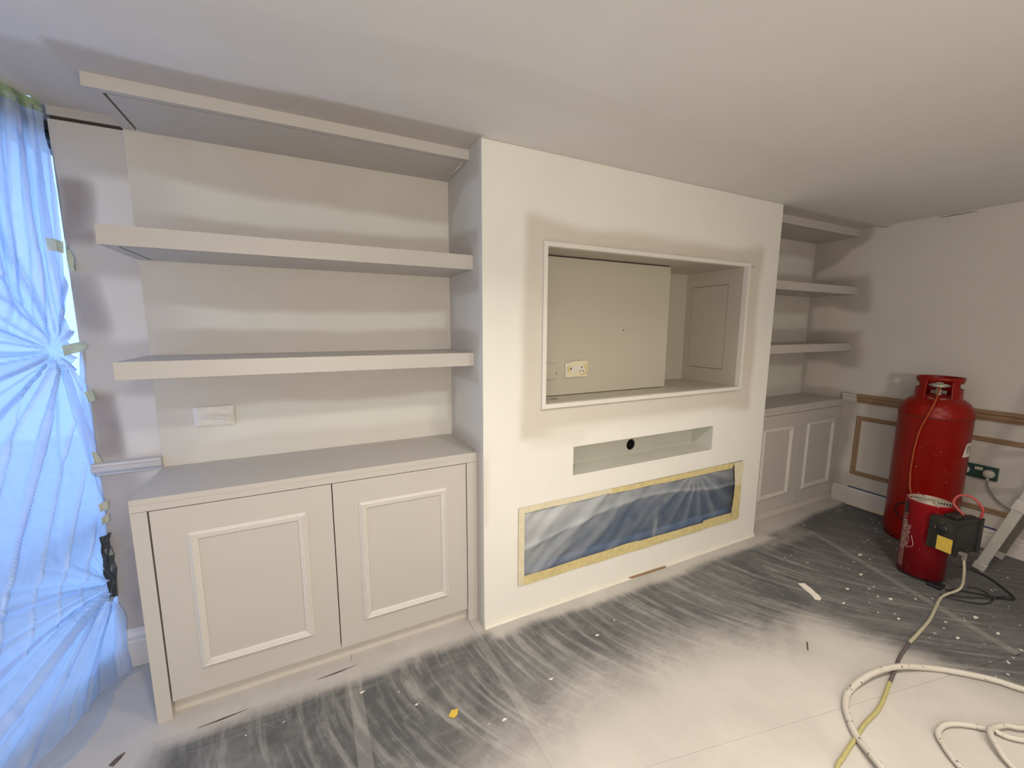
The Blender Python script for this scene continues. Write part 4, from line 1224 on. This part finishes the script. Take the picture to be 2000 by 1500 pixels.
wrap(text_mesh('FL', .075), CX, CY, CR, lang+.042/CR, .735, 'lettering', plain('label_ink', (.16, .07, .05, 1), .5), cyl, off=.0022)
me = text_mesh("'N   20'", .026)
for v in me.vertices:
    a = toc+.0+ (v.co.x)/.13; rr = .155 - v.co.y*.9
    zz = 1.0765 + v.co.y*.45
    v.co = Vector((CX+rr*math.cos(a), CY+rr*math.sin(a), zz+.004))
me.materials.clear(); me.materials.append(plain('white_stencil', (.6, .45, .4, 1), .6))
o = bpy.data.objects.new('lettering', me); COL.objects.link(o); o.parent = cyl; o.matrix_parent_inverse = Matrix.Translation(cyl.location).inverted()

# orange gas hose from regulator down the front of the cylinder
def cyl_pt(da, z, off=.006): return (CX+(CR+off)*math.cos(toc+da), CY+(CR+off)*math.sin(toc+da), z)
hose = [(VX+.05*math.cos(toc), VY+.05*math.sin(toc), 1.157), (CX+.125*math.cos(toc), CY+.125*math.sin(toc), 1.125), cyl_pt(-.05, 1.06, .004), cyl_pt(-.16, .97, .01), cyl_pt(-.30, .86, .010), cyl_pt(-.38, .72, .008), cyl_pt(-.40, .58, .008), cyl_pt(-.38, .50, .010), cyl_pt(-.30, .42, .03), cyl_pt(-.12, .30, .06), cyl_pt(.1, .2, .12)]
cable('gas_hose', hose, .0055, M_orange, 'thin orange gas hose hanging down the front of the red cylinder', 'hose', 10, 10)

# ================================================================== SPACE HEATER
HXc, HYc, HRr, HB, HT = 2.70, -.78, .110, .022, .50
toh = math.atan2(-1.798-HYc, -.73-HXc)
ht = thing('space_heater', (HXc, HYc, 0), 'battered red tubular space heater standing on end in front of the gas cylinder', 'heater')
m = MB(); m.lathe([(HRr-.004, HB+.01), (HRr-.004, HB), (HRr, HB), (HRr, HT-.006), (HRr+.002, HT-.003), (HRr, HT), (HRr-.006, HT), (HRr-.006, HT-.03)], 64, (HXc, HYc, 0)); m.build('tube_body', M_red2, ht)
m = MB(); m.lathe([(0, HT-.03), (HRr-.006, HT-.03)], 48, (HXc, HYc, 0)); m.build('inner_baffle', M_black, ht, inv=False)
m = MB(); m.lathe([(0, HB), (HRr-.003, HB), (HRr-.003, HB+.004), (0, HB+.004)], 48, (HXc, HYc, 0)); m.build('base_plate', M_boxd, ht)
for r in (.044, .056, .068, .080, .092, .101):
    m = MB(); m.tube([(HXc+r*math.cos(2*PI*i/40), HYc+r*math.sin(2*PI*i/40), HT-.006) for i in range(40)], .0032, 6, closed=True)
    m.build('grille_ring', M_grille, ht)
m = MB(); m.lathe([(0, HT-.003), (.030, HT-.001), (.036, HT-.005), (.036, HT-.009), (0, HT-.009)], 28, (HXc, HYc, 0)); m.build('grille_hub', M_grille, ht)
for k in range(4):
    a = toh+.4+k*PI/2
    m = MB(); m.tube([(HXc+.03*math.cos(a), HYc+.03*math.sin(a), HT-.004), (HXc+.104*math.cos(a), HYc+.104*math.sin(a), HT-.004)], .0035, 6); m.build('grille_spoke', M_grille, ht)
# scuffed pale worn stripe with lettering on the left
def worn():
    bm = bmesh.new(); V = []
    for i in range(9):
        a = toh-math.radians(72)+math.radians(24)*i/8
        V.append([bm.verts.new((HXc+(HRr+.0008)*math.cos(a), HYc+(HRr+.0008)*math.sin(a), .05+.33*k/20 - (.03*i/8 if k == 20 else 0))) for k in range(21)])
    for A, B in zip(V, V[1:]):
        for k in range(20): bm.faces.new((A[k], B[k], B[k+1], A[k+1]))
    return bm
M_worn = red_paint('worn_red_grey', (.24, .10, .09, 1), (.30, .20, .17, 1), .6, .9, 9.0)
bm = worn(); me = bpy.data.meshes.new('worn_strip'); bm.to_mesh(me); bm.free(); me.materials.append(M_worn)
o = bpy.data.objects.new('worn_strip', me); COL.objects.link(o); o.parent = ht; o.matrix_parent_inverse = Matrix.Translation(ht.location).inverted()
M_let = plain('faded_white_print', (.52, .36, .32, 1), .6)
wrap(text_mesh('SPACE HEATER', .040), HXc, HYc, HRr, toh-math.radians(58), .30, 'lettering', M_let, ht, True, .0016)
wrap(text_mesh('PROPANE', .034), HXc, HYc, HRr, toh-math.radians(42), .265, 'lettering', M_let, ht, True, .0016)
def hpt(dg, z, off=.0015): 
    a = toh+math.radians(dg); return (HXc+(HRr+off)*math.cos(a), HYc+(HRr+off)*math.sin(a), z)
m = MB(); m.tube([hpt(-32, .275), hpt(-24, .225), hpt(-27, .205), hpt(-44, .185)], .0018, 5); m.build('printed_arrow', M_let, ht)
m = MB(); V = []
for i in range(7):
    dg = -70+18*i/6
    V.append([m.bm.verts.new(hpt(dg, z, .0018)) for z in (.405, .475)])
for A, B in zip(V, V[1:]): m.bm.faces.new((A[0], B[0], B[1], A[1]))
m.build('black_sticker', M_black, ht)
# control box
A = Vector((math.cos(math.radians(-10)), math.sin(math.radians(-10)), 0)); B = Vector((-A.y, A.x, 0)); NC = Vector((2.545, -.955, 0))
def cb(mb, a0, a1, b0, b1, z0, z1, bev=0.0):
    mt = Matrix((( A.x, B.x, 0, NC.x), (A.y, B.y, 0, NC.y), (0, 0, 1, 0), (0, 0, 0, 1)))
    mb.box(a0, a1, b0, b1, z0, z1, bev, 0, mt); return mb
m = MB(); cb(m, 0, .215, .0, .13, .255, .455, .004); m.build('control_box', M_boxd, ht)
m = MB(); cb(m, -.004, .02, -.004, .0, .25, .455, .001); cb(m, .19, .225, -.006, .0, .25, .46, .001); cb(m, -.004, .225, -.006, .02, .452, .460, .001); cb(m, .02, .19, -.001, .001, .30, .43)
m.build('box_flange', plain('black_metal', (.02, .02, .02, 1), .5, var=.5, scale=20), ht)
m = MB(); cb(m, .05, .12, .03, .09, .455, .474, .004); cb(m, .10, .20, .02, .05, .455, .466, .003); m.build('gas_fitting', M_boxd, ht)
m = MB(); m.lathe([(0, .012), (.020, .012), (.024, .008), (.026, 0)], 24)
mt = Matrix.Translation(NC+B*.062+Vector((0, 0, .395))) @ Matrix.Rotation(math.radians(-10), 4, 'Z') @ Matrix.Rotation(-PI/2, 4, 'Y')
bmesh.ops.transform(m.bm, matrix=mt, verts=m.bm.verts); m.build('dial', M_black, ht, smooth=False)
m = MB(); cb(m, -.0015, .0, .012, .082, .262, .348); m.build('yellow_sticker', M_yellow, ht)
m = MB(); cb(m, .035, .06, -.022, .0, .262, .280, .003); cb(m, .05, .064, -.03, -.012, .235, .278, .003); m.build('cable_gland', M_gcable, ht)
for s_ in (-1, 1):
    m = MB(); c = Vector((HXc, HYc, 0))+Vector((math.cos(toh+.15+s_*1.25), math.sin(toh+.15+s_*1.25), 0))*.085
    m.box(c.x-.02, c.x+.02, c.y-.018, c.y+.018, .001, .024, .004); m.build('foot', M_black, ht)
m = MB(); c = Vector((HXc, HYc, 0))+Vector((math.cos(toh+.55), math.sin(toh+.55), 0))*.135
m.box(c.x-.025, c.x+.05, c.y-.035, c.y+.03, .001, .022, .006); m.build('foot', M_black, ht)
# red rubber loop from the control box
cable('gas_hose', [tuple(NC+A*.15+B*.05+Vector((0, 0, .462))), tuple(NC+A*.14+B*.10+Vector((0, 0, .52))), tuple(NC+A*.155+B*.085+Vector((0, 0, .575))), tuple(NC+A*.18+B*.04+Vector((0, 0, .575))), tuple(NC+A*.20+B*.0+Vector((0, 0, .52))), tuple(NC+A*.205+B*.005+Vector((0, 0, .458)))],
      .0066, M_pink, 'looped pinkish-red rubber hose on top of the heater control box', 'hose', 12, 10)

# ================================================================== LADDER
ld = thing('step_ladder', (3.3, -.92, 0), 'aluminium step ladder with its foot by the heater at the right edge', 'ladder')
def stile(x, y0, lean, h, mat, name='stile', wd=.028, dp=.050, x2=0.0):
    m = MB()
    mt = Matrix.Translation((x, y0, 0)) @ Matrix.Rotation(x2, 4, 'Y') @ Matrix.Rotation(lean, 4, 'X')
    m.box(-wd/2, wd/2, -dp/2, dp/2, .02, h, .004, 0, mt); return m.build(name, mat, ld), mt
st1, mt1 = stile(3.115, -.925, math.radians(14.7), 1.75, M_alu)
st2, mt2 = stile(3.44, -.925, math.radians(14.7), 1.75, plain('alu_dark', (.20, .19, .17, 1), .5, .3))
for mtx in (mt1, mt2):
    m = MB(); m.box(-.018, .018, -.029, .029, .006, .055, .004, 0, mtx); m.build('rubber_foot', M_alu, ld)
    m = MB(); m.box(-.019, .019, -.031, .031, .47, .54, .006, 0, mtx); m.build('tread_bracket', M_alu2, ld)
for k in range(1, 6):
    c = mt1 @ Vector((0, 0, .28*k+.24)); m = MB(); m.box(3.13, 3.425, c.y-.04, c.y+.04, c.z-.012, c.z+.012, .003); m.build('tread', M_alu, ld)
for x in (3.13, 3.425): stile(x, -1.88, math.radians(-16), 1.74, M_alu, 'rear_leg', .02, .035)
for z in (.35, 1.2):
    c = Matrix.Translation((0, -1.88, 0)) @ Matrix.Rotation(math.radians(-16), 4, 'X') @ Vector((0, 0, z)); m = MB(); m.tube([(3.14, c.y, c.z), (3.415, c.y, c.z)], .01, 8); m.build('rear_brace', M_alu, ld)

# ================================================================== HOSES AND CABLES ON THE FLOOR
R_ = .0125
main = [(2.9, -1.62), (2.45, -1.50), (2.18, -1.44), (1.97, -1.38), (1.92, -1.30), (1.83, -1.21), (1.74, -1.14), (1.59, -1.08), (1.43, -1.05), (1.28, -1.045), (1.19, -1.07), (1.125, -1.11), (1.06, -1.17), (1.0, -1.26), (.93, -1.42), (.9, -1.7)]
main = [(2.9, -1.85), (2.35, -1.66), (2.1, -1.5)] + main[3:]
cable('air_hose', [(x, y, R_+.001+(.016 if i in (7, 8) else 0)+(.014 if i in (13,) else 0)) for i, (x, y) in enumerate(main)], R_, M_hose, 'thick dusty white air hose looping over the olive cable', 'hose', 12, 8)
lA = [(2.3, -1.9), (1.9, -1.63), (1.62, -1.45), (1.57, -1.385), (1.51, -1.33), (1.44, -1.295), (1.37, -1.295), (1.32, -1.325), (1.26, -1.40), (1.23, -1.55), (1.3, -1.75)]
cable('air_hose', [(x, y, R_+.001) for x, y in lA], .0095, M_hose, 'coil of white hose at the bottom right, left-hand loop', 'hose', 12, 8, None)
lB = [(2.2, -1.65), (1.85, -1.50), (1.69, -1.435), (1.645, -1.402), (1.59, -1.385), (1.54, -1.385), (1.49, -1.41), (1.43, -1.475), (1.41, -1.6)]
cable('air_hose', [(x, y, R_*2.2+.001 if i in (5, 6) else R_*1.3) for i, (x, y) in enumerate(lB)], .0095, M_hose, 'coil of white hose in the bottom right corner, right-hand loop', 'hose', 12, 8)
gr = [tuple((NC+A*.056+B*-.022)[:2])+(.236,), tuple((NC+A*.06+B*-.03)[:2])+(.15,), (2.60, -.99, .06), (2.52, -.955, .02), (2.44, -.955, .008), (2.19, -1.0, .008), (1.99, -1.02, .008), (1.87, -1.03, .008), (1.72, -1.05, .008), (1.63, -1.07, .008), (1.49, -1.10, .008), (1.30, -1.14, .008), (1.16, -1.15, .008), (1.05, -1.165, .008), (.94, -1.18, .008), (.85, -1.20, .008), (.7, -1.3, .008), (.6, -1.6, .008)]
seg = 8; mi = []
for i in range(len(gr)-1):
    k = 0 if i < 7 else (1 if i < 10 else 2)
    mi += [k]*seg
m = MB(); m.tube(spline(gr, seg), [(.0065 if i < 30 else .0075) for i in range(len(gr)*seg-seg+1)], 10, mi=mi)
tag(m.build('mains_cable', [M_cream, M_darkwrap, M_olive]), 'cable running from the heater across the floor, cream, dark taped, then olive', 'cable')
cable('rubber_cable', [(3.05, -.86, .006), (3.06, -.92, .006), (3.03, -1.0, .006), (2.93, -1.10, .006), (2.86, -1.14, .006), (2.80, -1.10, .006), (2.74, -1.03, .008), (2.68, -.97, .010), (2.62, -.93, .006)], .0055, M_cable, 'black rubber cable making the far loop on the floor right of the heater')
cable('rubber_cable', [(2.76, -.98, .016), (2.80, -1.02, .014), (2.77, -1.075, .005), (2.70, -1.09, .005), (2.62, -1.065, .005), (2.55, -.99, .005), (2.53, -.93, .005)], .004, M_cable, 'thin black cable making the near loop on the floor right of the heater')
cable('rubber_cable', [(2.55, -.955, .018), (2.60, -1.00, .014), (2.70, -1.06, .014), (2.83, -1.12, .018), (2.86, -1.145, .012)], .0035, M_cable, 'thin black cable lying straight across both loops by the heater')

# ================================================================== LITTER
def scrap(name, poly, mat, label, cat='scrap', z=.0015, th=.0012, group=None, curl=0):
    m = MB(); m.prism(poly, z, z+th); o = m.build(name, mat)
    return tag(o, label, cat, group)
scrap('paper_scrap', [(1.925, -.515), (1.885, -.498), (1.862, -.545), (1.84, -.60), (1.815, -.63), (1.832, -.648), (1.862, -.640), (1.875, -.622), (1.905, -.565)], M_paper, 'pale strip of torn masking tape on the grey floor before the heater', 'tape', .0018)
y = MB(); p = [(-.318, -.392), (-.300, -.372), (-.272, -.376), (-.282, -.398), (-.30, -.408)]
y.prism(p, .002, .006); tag(y.build('yellow_scrap', M_yellow), 'small folded yellow tape scrap on the floor before the left cupboard', 'tape')
fl = [((-.62, -.12), .012), ((-.80, -.42), .010), ((-1.02, -.30), .008), ((-.42, -.28), .008), ((-.12, -.50), .012), ((2.35, -.62), .018), ((2.22, -.82), .020), ((2.45, -1.10), .02), ((2.62, -.50), .022), ((2.1, -.66), .016), ((1.93, -.72), .014), ((2.38, -1.2), .016), ((2.05, -.92), .014), ((.5, -.30), .013), ((.15, -.42), .011), ((-.36, -.62), .014), ((2.52, -1.28), .016), ((2.15, -1.12), .015)]
for i, ((x, yv), r) in enumerate(fl):
    rnd = random.Random(i+50); a0 = rnd.random()*3
    poly = [(x+r*(1.3 if k % 2 else .6)*rnd.uniform(.6, 1.1)*math.cos(a0+k*PI/3), yv+r*.5*rnd.uniform(.6, 1.1)*math.sin(a0+k*PI/3)) for k in range(6)]
    m = MB(); m.prism(poly, .0012, .0026); o = m.build('paint_flake', M_paper)
    tag(o, 'small white paint flake on the grey floor', 'paint flake', 'white paint flakes on the floor')
# dark tears in the masking near the cupboard and window
for i, (x0, y0, x1, y1, lab) in enumerate([(-1.22, -.005, -1.05, .005, 'dark slit in the paper at the foot of the left cupboard, left end'), (-.80, .035, -.62, .043, 'dark slit in the paper at the foot of the left cupboard, middle')]):
    m = MB(); m.prism([(x0, y0), ((x0+x1)/2, (y0+y1)/2-.004), (x1, y1), ((x0+x1)/2, (y0+y1)/2+.002)], .001, .002)
    tag(m.build('paper_tear', M_gap), lab, 'tear', 'tears in the paper by the left cupboard')
m = MB(); m.prism([(-1.47, -.035), (-1.455, -.012), (-1.435, .0), (-1.44, -.02), (-1.455, -.045)], .001, .004)
tag(m.build('debris_chip', plain('brown_chip', (.10, .07, .06, 1), .8)), 'dark curled chip on the pale floor left of the cupboard foot', 'debris')
m = MB(); m.tube([(1.37, -.83, .004), (1.42, -.80, .004)], .003, 5); tag(m.build('debris_splinter', M_bark), 'dark splinter on the pale middle of the floor', 'debris')

# ceiling downlight fittings (behind the camera view)
for x, yv, p in LAMPS:
    t = thing('ceiling_downlight', (x, yv, 2.39), 'round white recessed ceiling downlight', 'light', 'recessed ceiling downlights')
    m = MB(); m.lathe([(.085, 2.399), (.100, 2.399), (.100, 2.392), (.085, 2.390), (.085, 2.399)], 32, (x, yv, 0)); m.build('bezel', M_lampw, t)
